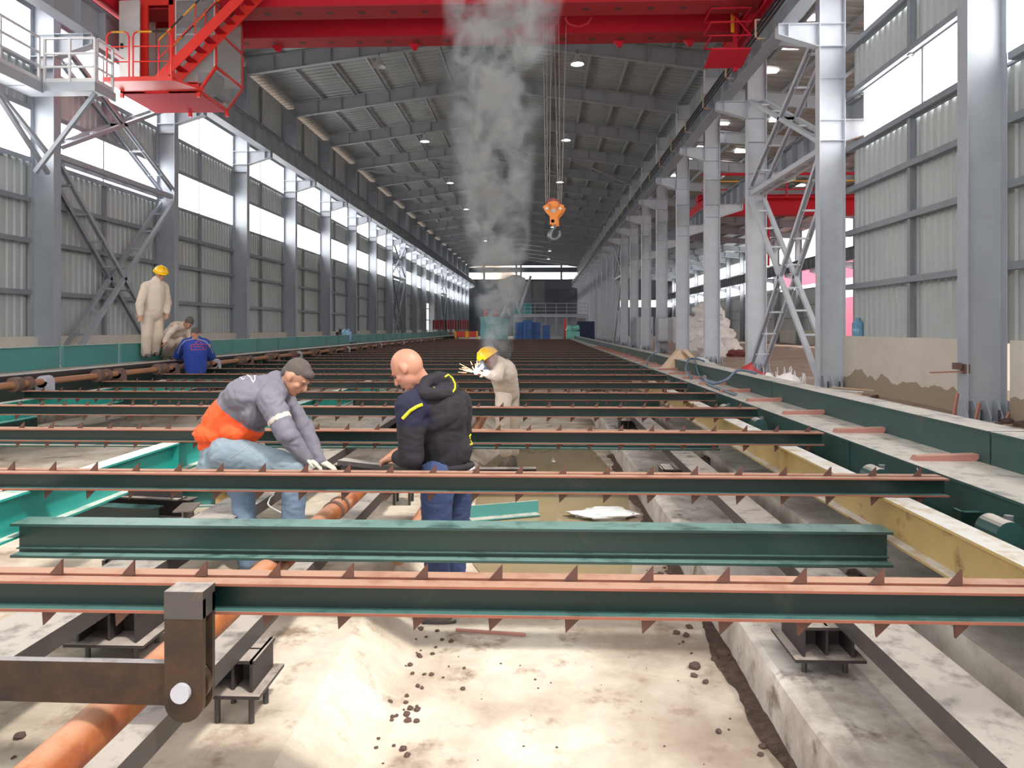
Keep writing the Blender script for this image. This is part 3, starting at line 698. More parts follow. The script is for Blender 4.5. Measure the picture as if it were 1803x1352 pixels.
# bearing housings
for j in range(9):
    y=3.62+1.30*j
    if abs(((y-RY0)/RS)-round((y-RY0)/RS))<.12: y+=.3
    t=thing('bearing_housing','green domed bearing housing on the right ledge, %s from the camera'%UN[j+1],'machine part',(2.20,y,.68),'bearing housings on the right ledge')
    g=MB(); g.box(-.09,.11,-.11,.11,0,.09)
    n=12; pr=[(-.07,.09)]+[(-.0-.07*math.cos(math.pi*i/n),.19+.075*math.sin(math.pi*i/n)) for i in range(n+1)]+[(.07,.09)]
    g.poly([(a,-.085,b) for a,b in pr],(0,.17,0)); g.build('housing','green_big',t)
    g=MB(); g.tube((.03,-.02,.255),(.03,-.02,.28),.022,n=6); g.build('bolt','ledge',t); g=MB(); g.tube((-.02,-.16,.05),(-.02,-.16,.09),.03,n=10); g.build('bolt','ledge',t)
    g=MB(); g.box(-.12,.06,-.22,-.11,0,.05); g.build('foot','green_big',t)
    if j%2==0 and j:
        pass
g=MB(); g.box(2.24,2.355,4.02,4.06,.66,.87); g.box(2.23,2.245,4.0,4.08,.64,.88); o=g.build('junction_box','green'); tag(o,'flat dark green box bracket on the right beam beside the nearest bearing housing','box')
# left side: platform, shaft, plates
g=MB(); g.box(-8.4,-7.1,3,65,1.19,1.205); g.box(-7.12,-7.08,3,65,1.15,1.205)
o=g.build('service_walkway','pad'); tag(o,'dusty flat steel walkway along the left guard plates','walkway')
y=3.6;k=0
while y<64:
    g=MB(); g.box(-8.0,-7.2,y,y+.14,.42,1.19); g.box(-7.2,-7.06,y+.02,y+.10,.9,1.15)
    k+=1; o=g.build('walkway_support','green_big'); tag(o,'dark green support frame under the left walkway, %s from the camera'%UN[min(k,40)],'support','supports under the left walkway'); y+=1.67
y=11.75-1.67*5; k=0
while y<62:
    k+=1
    g=MB(); g.box(-7.76,-7.72,y+.05,y+1.62,1.205,1.545); g.box(-7.84,-7.70,y+.05,y+1.62,1.545,1.557); o=g.build('guard_plate','plate'); tag(o,'teal guard plate of the left side, %s in the row from the camera'%UN[k],'plate','teal guard plates along the walkway'); y+=1.67
t=thing('drive_shaft','long rusty drive shaft with couplings along the left walkway','shaft')
g=MB(); g.tube((-6.98,3,1.09),(-6.98,54,1.09),.045,n=16); g.build('shaft','shaft',t,smooth=True)
y=9.6; k=0
while y<50:
    for dy,r,wd,m_ in ((0,.10,.12,'coupling'),(.28,.095,.05,'coupling'),):
        g=MB(); g.tube((-6.98,y+dy,1.09),(-6.98,y+dy+wd,1.09),r,n=20); g.build('coupling_disc',m_,t,smooth=True)
    g=MB(); g.box(-7.07,-6.89,y+.58,y+.74,.95,1.09); g.tube((-6.98,y+.58,1.09),(-6.98,y+.74,1.09),.085,n=20); g.build('bearing_block','cab' if k%3==0 else 'coupling',t,smooth=True)
    y+=1.85; k+=1
# lever hanging from the nearest rail
t=thing('lever_arm','rusty black hinged lever hanging from the nearest cross rail','lever')
p=W(328,1135,2.36); xc=p.x; yc=p.y
g=MB(); n=16; R=.062
pr=[(xc-R,0,.99),(xc+R,0,.99),(xc+R,0,.665)]+[(xc+R*math.cos(math.pi*i/n),0,.665-R*math.sin(math.pi*i/n)) for i in range(1,n)]+[(xc-R,0,.665)]
g.poly([(a,yc-.018,c) for a,b,c in pr],(0,.02,0)); g.poly([(a,yc+.05,c) for a,b,c in pr],(0,.02,0)); g.build('hanger_plate','mill',t)
g=MB(); g.box(xc-R,xc+R,yc-.02,yc+.07,.93,1.017); g.build('weld_block','darksteel',t)
g=MB(); g.poly([(xc-1.6,yc+.012,.78),(xc,yc+.012,.775),(xc,yc+.012,.64),(xc-1.6,yc+.012,.655)],(0,.03,0)); g.tube((xc,yc+.012,.707),(xc,yc+.042,.707),.067,n=20); g.build('push_bar','mill',t)
g=MB(); g.tube((xc-.005,yc-.035,.70),(xc-.005,yc+.075,.70),.030,n=24); g.build('pin','cab',t,smooth=40)
# loose steel on the pit floor
g=MB(); g.box(-1.2,.35,4.88,4.98,.006,.02); o=g.build('steel_strip','ledge'); tag(o,'flat grey steel strip on the floor behind the bald man\'s boots','steel strip')
g=MB(); g.box(-.95,.1,5.9,6.0,.006,.02); o=g.build('steel_strip','pad'); tag(o,'thin steel strip on the wet floor just under the plain cross girder','steel strip')
g=MB(); p=W(803,1108,4.5); q=W(925,1116,4.43); p.z=q.z=.018; g.tube(p,q,.011,n=8); o=g.build('rebar_rod','batten'); tag(o,'short red-brown rod on the floor right of the bald man\'s boot','rod')
g=MB(); g.poly([(-.65,7.1,.02),(.0,7.35,.02),(.0,7.35,.14),(-.65,7.1,.14)],(-.01,.02,0)); g.bar((-.65,7.05,.02),(.0,7.3,.02),.12,.012); o=g.build('teal_angle','teal'); o.data.materials[0]=M['plate']; tag(o,'short teal steel angle in the muddy puddle','steel angle')
g=MB(); g.bar((-.75,8.2,.52),(.0,8.2,.52),.16,.16); o=g.build('grey_box_section','pad'); 
bpy.data.objects.remove(o)
p=W(880,803,8.6); g=MB(); g.ibeam((p.x-.35,p.y,.42),(p.x+.42,p.y+.05,.42),.14,.22,.012,.01); o=g.build('short_girder','pad'); tag(o,'short dark girder with pale top behind the bald man','girder')
o.location.z=-.2
# pile of short I beams at the left
rr=[(-3.75,6.1,.20,-8),(-3.55,6.42,.20,-10),(-3.2,6.75,.20,14),(-3.55,6.25,.40,-9),(-2.75,6.9,.20,30)]
for i,(x,y,z,a) in enumerate(rr):
    g=MB(); L=(1.25,1.15,.8,1.1,.55)[i]
    d=Vector((math.cos(math.radians(a)),math.sin(math.radians(a)),0)); c=Vector((x,y,z+.17)); g.ibeam(c-d*L/2,c+d*L/2,.13,.17,.012,.01)
    o=g.build('scrap_i_beam',('green','pad','plate','pad','yellow')[i]); tag(o,('dark green short I-beam lowest in front of the scrap pile','brown short I-beam second in the scrap pile','teal-grey short I-beam tilted at the back of the pile','brown short I-beam lying on top of the scrap pile','stubby pale beam offcut at the right of the pile')[i],'steel beam','short I-beams piled by the teal beam')
for i,(px,py,d) in enumerate(((352,893,5.6),(385,880,5.9),(330,870,6.1))):
    p=W(px,py,d); g=MB(); L=.30; a=(.5,1.1,-.2)[i]; dd=Vector((math.sin(a),math.cos(a),0)); c=Vector((p.x,p.y,.2+.18)); g.ibeam(c-dd*L/2,c+dd*L/2,.15,.18,.012,.01)
    o=g.build('h_beam_offcut','shoe'); tag(o,('H-beam offcut with its end towards the camera, nearest of three','H-beam offcut beside the squatting man\'s leg','H-beam offcut farthest back of three')[i],'offcut','H-beam offcuts')
# rubble
rk=[]
for i in range(5):
    g=MB(); g.ball((0,0,0),1,n=7,k=5); g.v=[tuple(Vector(v)*(1+.35*noise.noise(Vector(v)*1.7+Vector((i*9,0,0))))) for v in g.v]; rk.append(g.mesh('rubble','rock'))
random.seed(11)
def scatter(n,fx,grp,lab,smin,smax):
    for i in range(n):
        x,y,z=fx(); s=random.uniform(smin,smax)*(1 if random.random()<.9 else 1.8)
        o=link('rubble_stone',random.choice(rk),None,(x,y,z+s*.4)); o.scale=(s,s*random.uniform(.7,1.2),s*.6); o.rotation_euler=(0,0,random.uniform(0,6))
        tag(o,lab,'stone',grp)
scatter(70,lambda:(random.uniform(.82,1.06)-.0,random.uniform(2.2,6.5),0),'rubble along the kerb foot','small red-brown stone in the debris strip at the foot of the right kerb',.006,.022)
scatter(80,lambda:((lambda y:(-.74+abs(random.gauss(0,.16)),y,.0))(random.uniform(2.2,4.6))),'rubble right of the pipe channel','small red-brown stone scattered on the pit floor right of the rusty pipe',.005,.017)
scatter(40,lambda:(random.uniform(-2.1,-1.6),random.uniform(2.3,4.4),.2),'rubble left of the pipe','small red-brown stone on the floor left of the rusty pipe',.006,.026)
scatter(24,lambda:(random.uniform(1.62,1.95),random.uniform(2.6,7),.25),'rubble right of the right channel','small dark stone on the slab right of the flat channel',.006,.02)
scatter(40,lambda:(random.uniform(-.6,.9),random.uniform(2.2,4.2),0),'specks on the open floor','tiny brown crumb on the open pit floor',.002,.006)
# ------------------------------------------------------------------ near overhead crane
ct=thing('overhead_crane','large red double girder overhead crane crossing the top of the hall','crane')
def girder(y0,y1,zb,zt,ext,marks_off):
    g=MB(); g.box(-10.9,5.6,y0+.10,y0+.125,zb,zt); g.box(-10.9,5.6,y1-.125,y1-.10,zb,zt); g.box(-10.9,5.6,y0,y1,zt,zt+.03); o=g.build('girder','red',ct)
    g=MB(); g.box(-10.9,5.6,y0,y1,zb-.03,zb); g.build('bottom_flange','redlow',o)
    x=-10.4+marks_off
    while x<5.4:
        b=MB(); yy=(y0+y1)/2; b.box(x-.09,x+.09,yy-.08,yy+.08,zb-.036,zb-.031); b.build('weld_patch','weld',o); x+=.83
girder(18.75,19.55,10.08,11.3,0,0); girder(20.75,21.5,10.08,11.3,0,.3)
for x in (-11.05,5.9):
    g=MB(); g.box(x-.22,x+.22,17.3,23.0,10.0,10.55); g.box(x-.25,x+.25,17.2,23.1,10.5,10.56); g.build('end_truck','red',ct)
    for y in (17.8,22.4):
        g=MB(); g.tube((x-.07,y,10.1),(x+.07,y,10.1),.2,n=20); g.build('wheel','darksteel',ct,smooth=40)
for x,r in ((.2,0),(1.05,1),(-1.2,0)):
    g=MB(); g.path([(x-.35,19.65,10.05),(x-.25,19.65,9.88),(x,19.65,9.80),(x+.25,19.65,9.88),(x+.35,19.65,10.05)],.025); g.build('cable_loop','redlow',ct)
for x in (-7.6,-3.6,2.3,4.3):
    g=MB(); g.poly([(x-.15,21.3,10.05),(x+.15,21.3,10.05),(x+.08,21.3,9.9),(x-.02,21.3,9.88)],(0,.1,0)); g.build('stop_bracket','red',ct)
# trolley cage at the right
g=MB(); x0,x1,y0,y1=4.42,5.42,19.1,20.0
g.poly([(x0,y0,8.95),(x1,y0,8.95),(x1+.0,y1,8.78),(x0,y1,8.78)],(0,0,.04))
for x in (x0,x0+.33,x1):
    for y in (y0,y1): g.bar((x,y,8.8),(x,y,10.9),.045,.045)
for z in (9.3,9.65,10.0,10.4,10.75):
    for y in (y0,y1): g.bar((x0,y,z),(x1,y,z),.035,.035)
    for x in (x0,x1): g.bar((x,y0,z),(x,y1,z),.035,.035)
g.bar((x1,y0,9.3),(x0+.6,y1,10.4),.035,.035); g.box(5.2,5.3,19.95,20.05,8.7,10.9)
g.build('maintenance_cage','red',ct); g=MB(); g.box(5.12,5.2,19.9,19.95,9.7,10.5); g.build('warning_strip','ylw',ct)
# operator cabin and stair: parts of the crane
cab=thing('operator_cabin',None,None); cab.parent=ct; del_=cab
for k_ in ('label','category'):
    if k_ in cab: del cab[k_]
X0,X1,X2=-10.7,-8.66,-8.2; Yn,Yf=18.62,20.35; ZB_,ZT_=7.85,10.6
g=MB(); g.box(X0,X1,Yn,Yf,ZB_,ZB_+.06); g.box(X0,X2,Yn,Yf,ZT_-.06,ZT_); g.box(X0,X0+.04,Yn,Yf,ZB_,ZT_)
g.box(X0,-10.02,Yn,Yn+.05,ZB_,ZT_); g.box(-10.02,-9.32,Yn,Yn+.05,10.1,ZT_); g.box(-9.44,-9.26,Yn,Yn+.06,ZB_,ZT_); g.box(-10.06,-9.98,Yn-.01,Yn+.06,ZB_,10.12)
g.box(-9.32,X1,Yn,Yn+.05,ZB_,8.1); g.box(-9.32,X2,Yn,Yn+.05,10.22,ZT_); g.box(X2-.05,X2,Yn,Yn+.05,8.45,ZT_); g.box(X2-.05,X2,Yf-.05,Yf,8.45,ZT_); g.box(X2-.04,X2,Yn,Yf,10.2,ZT_)
for y in (Yn,Yf-.05): g.bar((X1,y+.025,ZB_+.04),(X2-.02,y+.025,8.5),.05,.09,up=(0,1,0)); g.bar((X1-.3,y+.025,8.1),(X1-.02,y+.025,8.1),.05,.05)
g.bar((X2-.02,Yn,8.5),(X2-.02,Yf,8.5),.05,.06); g.bar((X2-.02,Yn,9.45),(X2-.02,Yf,9.45),.04,.05); g.bar((X1,Yn,ZB_+.04),(X1,Yf,ZB_+.04),.08,.08)
for x,y in ((X0+.05,Yn),(X1,Yn),(X0+1,Yf),(X1,Yf)): g.box(x-.04,x+.04,y-.04,y+.04,ZB_-.12,ZB_)
g.build('frame','orange_red',cab)
g=MB(); g.box(X0+.02,X1,Yn+.02,Yf-.02,ZB_-.012,ZB_-.002); g.build('underside','red',cab)
g=MB(); g.box(X0+.05,X2-.05,Yf-.04,Yf-.02,8.5,10.2); g.box(X0+.05,X0+.07,Yn+.1,Yf-.1,7.95,10.5); g.build('lining','white',cab)
g=MB(); g.box(-9.26,X2-.05,Yn+.015,Yn+.03,8.5,10.22); g.poly([(-9.26,Yn+.015,8.1),(X1+.1,Yn+.015,8.1),(X2-.05,Yn+.015,8.5),(-9.26,Yn+.015,8.5)],(0,.015,0)); g.box(X2-.03,X2-.015,Yn+.05,Yf-.05,8.53,10.2); g.poly([(X1+.02,Yn+.08,ZB_+.05),(X2-.03,Yn+.08,8.47),(X2-.03,Yf-.08,8.47),(X1+.02,Yf-.08,ZB_+.05)],(.01,0,-.01)); g.build('window_glass','glass',cab)
g=MB(); g.bar((-9.26,Yn,9.33),(X2,Yn,9.33),.02,.03); g.bar((-9.26,Yn,10.22),(X2,Yn,10.22),.03,.04); g.bar((X2-.05,Yn,8.5),(X2-.05,Yn,10.2),.03,.03,up=(1,0,0)); g.bar((-9.25,Yn,8.1),(-9.25,Yn,10.2),.03,.03,up=(1,0,0)); g.build('window_seal','whitep',cab)
g=MB(); g.poly([(X0,Yn-.05,8.05),(-10.06,Yn-.25,8.05),(-10.06,Yn-.25,10.12),(X0,Yn-.05,10.2)],(0,.04,0)); dr=g.build('door','white',cab); g=MB(); g.box(-10.62,-10.56,Yn-.14,Yn-.1,8.95,9.08); g.build('door_handle','blk',dr)
g=MB(); g.box(-9.0,-8.5,19.3,19.8,7.95,8.6); g.build('control_console','greym',cab)
# balcony
g=MB(); g.box(-10.62,-8.9,17.75,18.62,7.88,7.93); g.box(-10.62,-8.9,17.73,17.77,7.86,7.97); g.poly([(-8.9,17.75,7.93),(-8.5,18.62,7.93),(-8.9,18.62,7.93)],(0,0,-.05)); g.build('balcony_deck','orange_red',cab)
def hoop(xa,xb,y,m1,m2):
    g=MB(); z0,z1=7.95,9.08
    g.path([(xa,y,z0),(xa,y,z1-.12),(xa+.04,y,z1-.03),(xa+.12,y,z1)],.022,mi=0); g.path([(xb,y,z0),(xb,y,z1-.12),(xb-.04,y,z1-.03),(xb-.12,y,z1)],.022,mi=0)
    g.path([(xa+.12,y,z1),((xa+xb)/2,y,z1)],.024,mi=1); g.path([((xa+xb)/2,y,z1),(xb-.12,y,z1)],.024,mi=2)
    for z in (8.35,8.72): g.path([(xa,y,z),(xb,y,z)],.016)
    g.build('balcony_rail',['orange_red','ylw',m2],cab)
hoop(-10.55,-10.0,17.78,'ylw','ylw'); hoop(-9.9,-8.95,17.78,'ylw','blk')
g=MB(); g.path([(-10.58,17.8,8.7),(-10.58,18.55,8.7)],.016); g.build('balcony_rail','orange_red',cab)
# stair
st=thing('access_stair',None,None); st.parent=ct
for k_ in ('label','category'):
    if k_ in st: del st[k_]
a=Vector((-9.35,17.95,7.98)); b=Vector((-6.9,17.95,10.35))
for dy in (0,.55):
    o_=Vector((0,dy,0)); g=MB(); g.bar(a+o_,b+o_,.02,.24); g.build('stringer','orange_red',st)
for k in range(10):
    p=a.lerp(b,(k+.5)/10); g=MB(); g.box(p.x-.11,p.x+.11,17.96,18.49,p.z-.01,p.z+.02); g.build('tread','red',st)
for dy,m1 in ((0,'orange_red'),(.55,'blk')):
    o_=Vector((0,dy,.95)); g=MB()
    N_=8
    for k in range(N_):
        p=a.lerp(b,k/N_)+o_; q=a.lerp(b,(k+1)/N_)+o_; g.tube(p,q,.022,n=8,mi=(k%2)+1)
    for k in (0,3,6): p=a.lerp(b,k/8)+Vector((0,dy,.05)); g.tube(p,p+Vector((0,0,.9)),.018,n=8)
    p=a+Vector((0,dy,.5)); q=b+Vector((0,dy,.5)); g.tube(p,q,.015,n=8)
    g.build('handrail',['orange_red','ylw','blk'],st)
# hook block on ropes
hb=thing('hook_block','orange crane hook block hanging on wire ropes from the trolley','hook',(0,0,0))
c=W(975,385,20.2); sc=20.2/FPX
def HP(px,py): return Vector(((px-975)*sc,0,(385-py)*sc))
hb.location=(c.x,c.y,c.z)
def plate(y,dx,name,m_):
    L=[(957,367),(963,364),(1,1)]
    pts=[(956,365),(962,362),(966,358),(974,355.5),(981,357),(985,361),(993,364),(990,372),(985,379),(981,383),(981,397),(968,397),(968,382),(963,378),(958,371)]
    g=MB(); g.poly([Vector((p.x+dx,y,p.z)) for p in (HP(a_,b_) for a_,b_ in pts)],(0,.03,0)); g.build(name,m_,hb)
plate(-.2,0,'side_plate','hook'); plate(.2,.06,'side_plate','hook')
for yy in (-.12,.0,.1):
    g=MB(); p=HP(974,363); g.lathe([(.05,0),(.20,0),(.185,.02),(.20,.05),(.05,.05)],(p.x,yy,p.z),(0,1,0),n=28); g.build('sheave','sheave',hb,smooth=30)
g=MB(); p=HP(974,363); g.tube((p.x,-.22,p.z),(p.x,.26,p.z),.05,n=16); g.build('axle_pin','hook',hb)
for px in (962.5,986):
    g=MB(); p=HP(px,369); g.tube((p.x,-.215,p.z),(p.x,-.2,p.z),.035,n=14); g.build('reflector','white',hb)
g=MB(); p=HP(974,373); g.box(p.x-.06,p.x+.06,-.215,-.2,p.z-.045,p.z+.045); g.build('rating_plate','jk_band',hb)
g=MB()
for pp in (((967,360),(972,372)),((984,360),(977,372)),((965,361),(970,374)),((986,361),(979,374))): p=HP(*pp[0]);q=HP(*pp[1]); g.bar((p.x,-.207,p.z),(q.x,-.207,q.z),.006,.008)
p=HP(973,391); g.lathe([(.05,0),(.05,.006),(.035,.006),(.035,0)],(p.x,-.207,p.z),(0,1,0),n=20)
g.build('plate_marks','darksteel',hb)
g=MB(); pts=[(976,395),(976,404),(974,409)]
R_=[(972,405),(968.5,411),(968,417),(972,421.5),(978,422),(983,418),(985.5,411),(985,406)]
pp=[HP(977,395),HP(976.5,401)]+[HP(a_,b_) for a_,b_ in R_]
g.path(pp,[.035,.04,.055,.068,.075,.078,.07,.055,.04,.018],n=12)
g.build('hook','forged',hb,smooth=True)
g=MB()
for k,(px,tx) in enumerate(((961,956),(964,962),(967,972),(983,975),(986,984),(988.5,999))):
    p=HP(px,363); top=HP(tx,0); g.tube((p.x,-.1+.05*(k%3),p.z),(top.x,.35,10.9-c.z),.011,n=6)
g.build('wire_rope','rope',hb)
# ------------------------------------------------------------------ far red crane in the side hall
t=thing('overhead_crane','smaller red overhead crane in the side hall beyond the right colonnade','crane')
yc=37.5; g=MB(); g.box(8.0,21.7,yc,yc+.5,7.55,8.45); g.box(8.0,21.7,yc-.12,yc+.62,7.5,7.55); g.box(8.0,21.7,yc-.12,yc+.62,8.45,8.5); g.box(8.0,21.7,yc-.9,yc,8.2,8.25); g.build('girder','red',t)
g=MB()
for k in range(8): g.bar((8.3+1.9*k,yc-.88,8.2),(8.3+1.9*k,yc-.88,9.35),.07,.07,up=(0,1,0))
g.bar((8.0,yc-.88,9.35),(21.7,yc-.88,9.35),.08,.12); g.bar((8.0,yc-.88,8.6),(21.7,yc-.88,8.6),.05,.05); g.build('walkway_rail','red',t)
g=MB(); g.bar((8.0,yc-.88,9.0),(21.7,yc-.88,9.0),.05,.05); g.build('yellow_rail','ylw',t)
g=MB(); g.box(7.9,8.4,yc-2.2,yc+2.2,7.55,8.0); g.box(21.3,21.8,yc-2.2,yc+2.2,7.4,7.9); g.build('end_truck','red',t)
g=MB(); g.box(8.0,8.7,yc-1.6,yc-1.1,8.3,8.9); g.build('motor_box','orange_red',t); g=MB(); g.box(8.2,8.5,yc-1.61,yc-1.6,8.45,8.65); g.build('motor_lid','blk',t)
g=MB(); g.box(8.55,8.65,yc-.5,yc-.4,4.9,7.5); g.box(6.1+5.2,6.2+5.2,yc-.5,yc-.4,4.9,7.5); g.build('drop_leg','red',t)
# ------------------------------------------------------------------ left service platform
t=thing('service_platform','grey service platform with pale railings high on the nearest left column','platform')
g=MB(); g.box(-12.2,-10.155,16.605,17.4,7.40,7.45); g.box(-12.2,-11.385,8,16.545,7.40,7.45); g.box(-11.32,-10.1,16.55,16.6,7.25,7.46); g.box(-10.15,-10.1,16.605,17.4,7.25,7.46); g.box(-11.38,-11.33,8,16.6,7.22,7.46); g.build('deck','steel',t)
def railing(pts,zb,h,name,m_,par,post=.9):
    g=MB()
    for p,q in zip(pts[:-1],pts[1:]):
        p=Vector((*p,0)); q=Vector((*q,0)); L=(q-p).length; n=max(1,round(L/post))
        for k in range(n+1): c_=p.lerp(q,k/n); g.bar((c_.x,c_.y,zb),(c_.x,c_.y,zb+h),.05,.05,up=(0,1,0))
        for z in (h,h*.66,h*.36): g.bar((p.x,p.y,zb+z),(q.x,q.y,zb+z),.045,.045)
        g.bar((p.x,p.y,zb+.06),(q.x,q.y,zb+.06),.01,.1)
    g.build(name,m_,par)
railing([(-11.37,8),(-11.37,16.5)],7.45,1.02,'railing','whitep',t,1.3); railing([(-11.30,16.6),(-10.13,16.6)],7.45,1.02,'railing','whitep',t,.6); railing([(-10.125,16.68),(-10.125,17.3)],7.45,1.02,'railing','whitep',t)
for p,q in (((-11.8,17.0,5.5),(-10.3,16.9,7.3)),((-11.8,17.5,6.0),(-11.8,15.3,7.3)),((-11.9,17.6,5.6),(-11.4,14.6,7.3))):
    g=MB(); g.bar(p,q,.09,.09); g.build('strut','steel',t)
g=MB(); g.path([(-11.37,12.5,7.8),(-11.2,14.8,7.75),(-11.2,14.9,7.6),(-11.2,14.9,7.4)],.03); g.build('red_handle','redlow',t)
# ------------------------------------------------------------------ machines and stores beyond the bed
def machine(name,label,cat,x0,x1,y0,y1,z1,m_,extra=None,z0=.42):
    t=thing(name,label,cat,((x0+x1)/2,y0,z0)); a=(x1-x0)/2; g=MB(); h=z1-z0; d=y1-y0
    g.box(-a,a,0,d,.12,h*.97); g.box(-a-.03,a+.03,-.03,d,h*.95,h); g.box(-a+.05,a-.05,.05,d-.05,0,.12); g.build('housing',m_,t)
    n=max(2,int(a*2/.8)); 
    for k in range(n):
        g=MB(); w_=2*a/n; g.box(-a+k*w_+.05,-a+(k+1)*w_-.05,-.04,0,.25,h*.9); dr=g.build('door',m_,t)
        g=MB(); g.box(-a+(k+1)*w_-.14,-a+(k+1)*w_-.10,-.07,-.04,h*.45,h*.6); g.build('door_handle','blk',dr)
    return t
def px_x(px,y): 
    u=(px-901.5)/FPX; return y*(cY*u-sY)/(sY*u+cY)
t=machine('machine_cabinet','big teal machine cabinet at the far end of the bed','machine',px_x(846,60),px_x(884,60),60,63,2.75,'tealm')
g=MB(); 
for dx in (-.5,.35): g.tube((dx,.3,2.3),(dx,.3,2.75),.12,n=12); g.tube((dx-.15,.3,2.75),(dx+.15,.3,2.75),.16,n=12)
g.build('red_valve','redm',t)
machine('machine_cabinet','narrow teal cabinet beside the big teal machine','machine',px_x(884,60.2),px_x(893,60.2),60.2,62,2.6,'tealm')
machine('electrical_cabinet','low dark blue cabinet at the left of the blue group','cabinet',px_x(907,60),px_x(921,60),60,61.5,2.3,'blue')
machine('electrical_cabinet','tallest blue cabinet in the middle of the far blue group','cabinet',px_x(921,59.6),px_x(937,59.6),59.6,61.5,2.45,'blue')
machine('electrical_cabinet','wide blue cabinet right of the tallest blue one','cabinet',px_x(937.5,60),px_x(952,60),60,61.5,2.3,'blue')
machine('electrical_cabinet','small light blue cabinet standing apart on the right','cabinet',px_x(955,60),px_x(968,60),60,61,2.05,'blue')
for i,(a_,b_) in enumerate(((801,822),(823,841))):
    for k in range(2):
        y=60; x0,x1=px_x(a_,y),px_x(b_,y); g=MB(); z=.5+.62*k
        t=thing('burner_unit',('left','right')[i]+' '+('lower','upper')[k]+' red unit of the stack beside the teal machine','machine',((x0+x1)/2,y,z-.08),'stacked red units at the far end')
        a=(x1-x0)/2; g.box(-a,a,0,.8,.06,.52); g.box(-a*.8,a*.8,-.05,0,.12,.46); g.build('housing','redm',t)
        g=MB(); 
        for s in (-1,1): g.box(s*a*.9-.07,s*a*.9+.07,-.07,.1,.0,.55)
        g.build('yellow_end','ylw',t)
t=thing('pump_unit','mint green pump unit on the right end of the far machines','machine',(px_x(1009,58),58,.42))
g=MB(); g.box(-.52,.52,0,1,.1,1.15); g.box(-.6,.6,-.05,1.05,0,.1); g.build('tank','mint',t)
g=MB(); g.ball((-.2,.4,1.35),(.32,.3,.3)); g.tube((.0,.3,1.35),(.5,.3,1.45),.2,n=14); g.tube((-.5,.3,1.2),(-.3,.3,1.6),.1,n=10); g.build('motor','mint',t,smooth=40)
machine('grey_pallet_stack','pale grey boxes between the small blue cabinet and the mint pump','box',px_x(969,60),px_x(992,60),60,61.2,1.15,'cab')
t=thing('container_box','dark navy container at the right end behind the pump','container',(px_x(1032,66),66,.42)); g=MB(); g.box(-.75,.75,0,2,0,2.0); 
for k in range(7): g.box(-.7+.2*k,-.62+.2*k,-.03,0,.1,1.9)
g.build('shell','navyb',t)
g=MB(); x=px_x(995,60.5); g.box(x-.1,x+.1,60.5,60.7,.42,2.6); o=g.build('red_post','redm'); tag(o,'slim red post behind the grey boxes','post')
t=thing('raised_walkway','grey raised walkway with railings over the blue cabinets','walkway',(0,0,0))
y=70; x0,x1=px_x(905,y),px_x(1035,y); g=MB(); g.box(x0,x1,y,y+2,2.85,3.05); g.build('deck','cab',t); railing([(x0,y),(x1,y)],3.05,1.1,'railing','steel',t,1.0)
g=MB(); 
for k in range(8): xx=x0+(x1-x0)*k/7; g.box(xx-.06,xx+.06,y+.1,y+.2,.42,2.85)
g.build('post','steel',t)
g=MB(); g.box(x0,x1,y+2.4,y+2.5,.42,2.8); g.build('back_panel','steel',t)
t=thing('furnace_hopper','tall grey plant with hopper and ducts behind the far machines','machine',(0,0,0)); y=82
def bx(a_,b_,z0,z1,m_,nm,dy=0):
    g=MB(); g.box(px_x(a_,y),px_x(b_,y),y+dy,y+dy+3,z0,z1); 
    g.bar((px_x(a_,y),y+dy-.05,(z0+z1)/2),(px_x(b_,y),y+dy-.05,(z0+z1)/2),.1,.15)
    for q in range(4): xx=px_x(a_+(b_-a_)*q/3,y); g.box(xx-.08,xx+.08,y+dy-.1,y+dy,z0,z1)
    g.build(nm,m_,t)
bx(885,958,3.0,7.1,'greym','tower_body',2); bx(905,935,.42,4.5,'tealm','lower_body'); bx(962,1005,.42,6.2,'sheet_dark','control_room',1)
g=MB(); cx_=px_x(908,y); g.lathe([(.3,4.5),(1.1,6.6),(1.1,7.3),(.5,7.5),(.5,7.6)],(cx_,y-1,0),n=16); g.build('hopper','cab',t,smooth=30)
for (a_,za,b_,zb) in ((884,3,912,7),(880,6.5,900,3.2),(915,3.5,935,7.5),(925,2,905,5.5)):
    g=MB(); g.tube((px_x(a_,y),y-1.5,za),(px_x(b_,y),y-1.5,zb),.16,n=10); g.build('duct','steel',t)
# red tubs left of the bed end
g=MB()
for k in range(3):
    x=px_x(772+k*22,64); t=thing('storage_rack','red-brown storage rack by the left wall at the far end, %s from the left'%UN[k+1],'rack',(x,64,.42),'storage racks at the far left end')
    g=MB(); 
    for q in range(5): g.box(-.5+.2*q,-.42+.2*q,0,.6,1.3,2.1)
    g.box(-.55,.5,0,.6,.9,1.0); g.build('slats','redlow',t); g=MB(); g.box(-.5,-.45,0,.05,0,2.1); g.box(.42,.47,0,.05,0,2.1); g.build('post','darksteel',t)
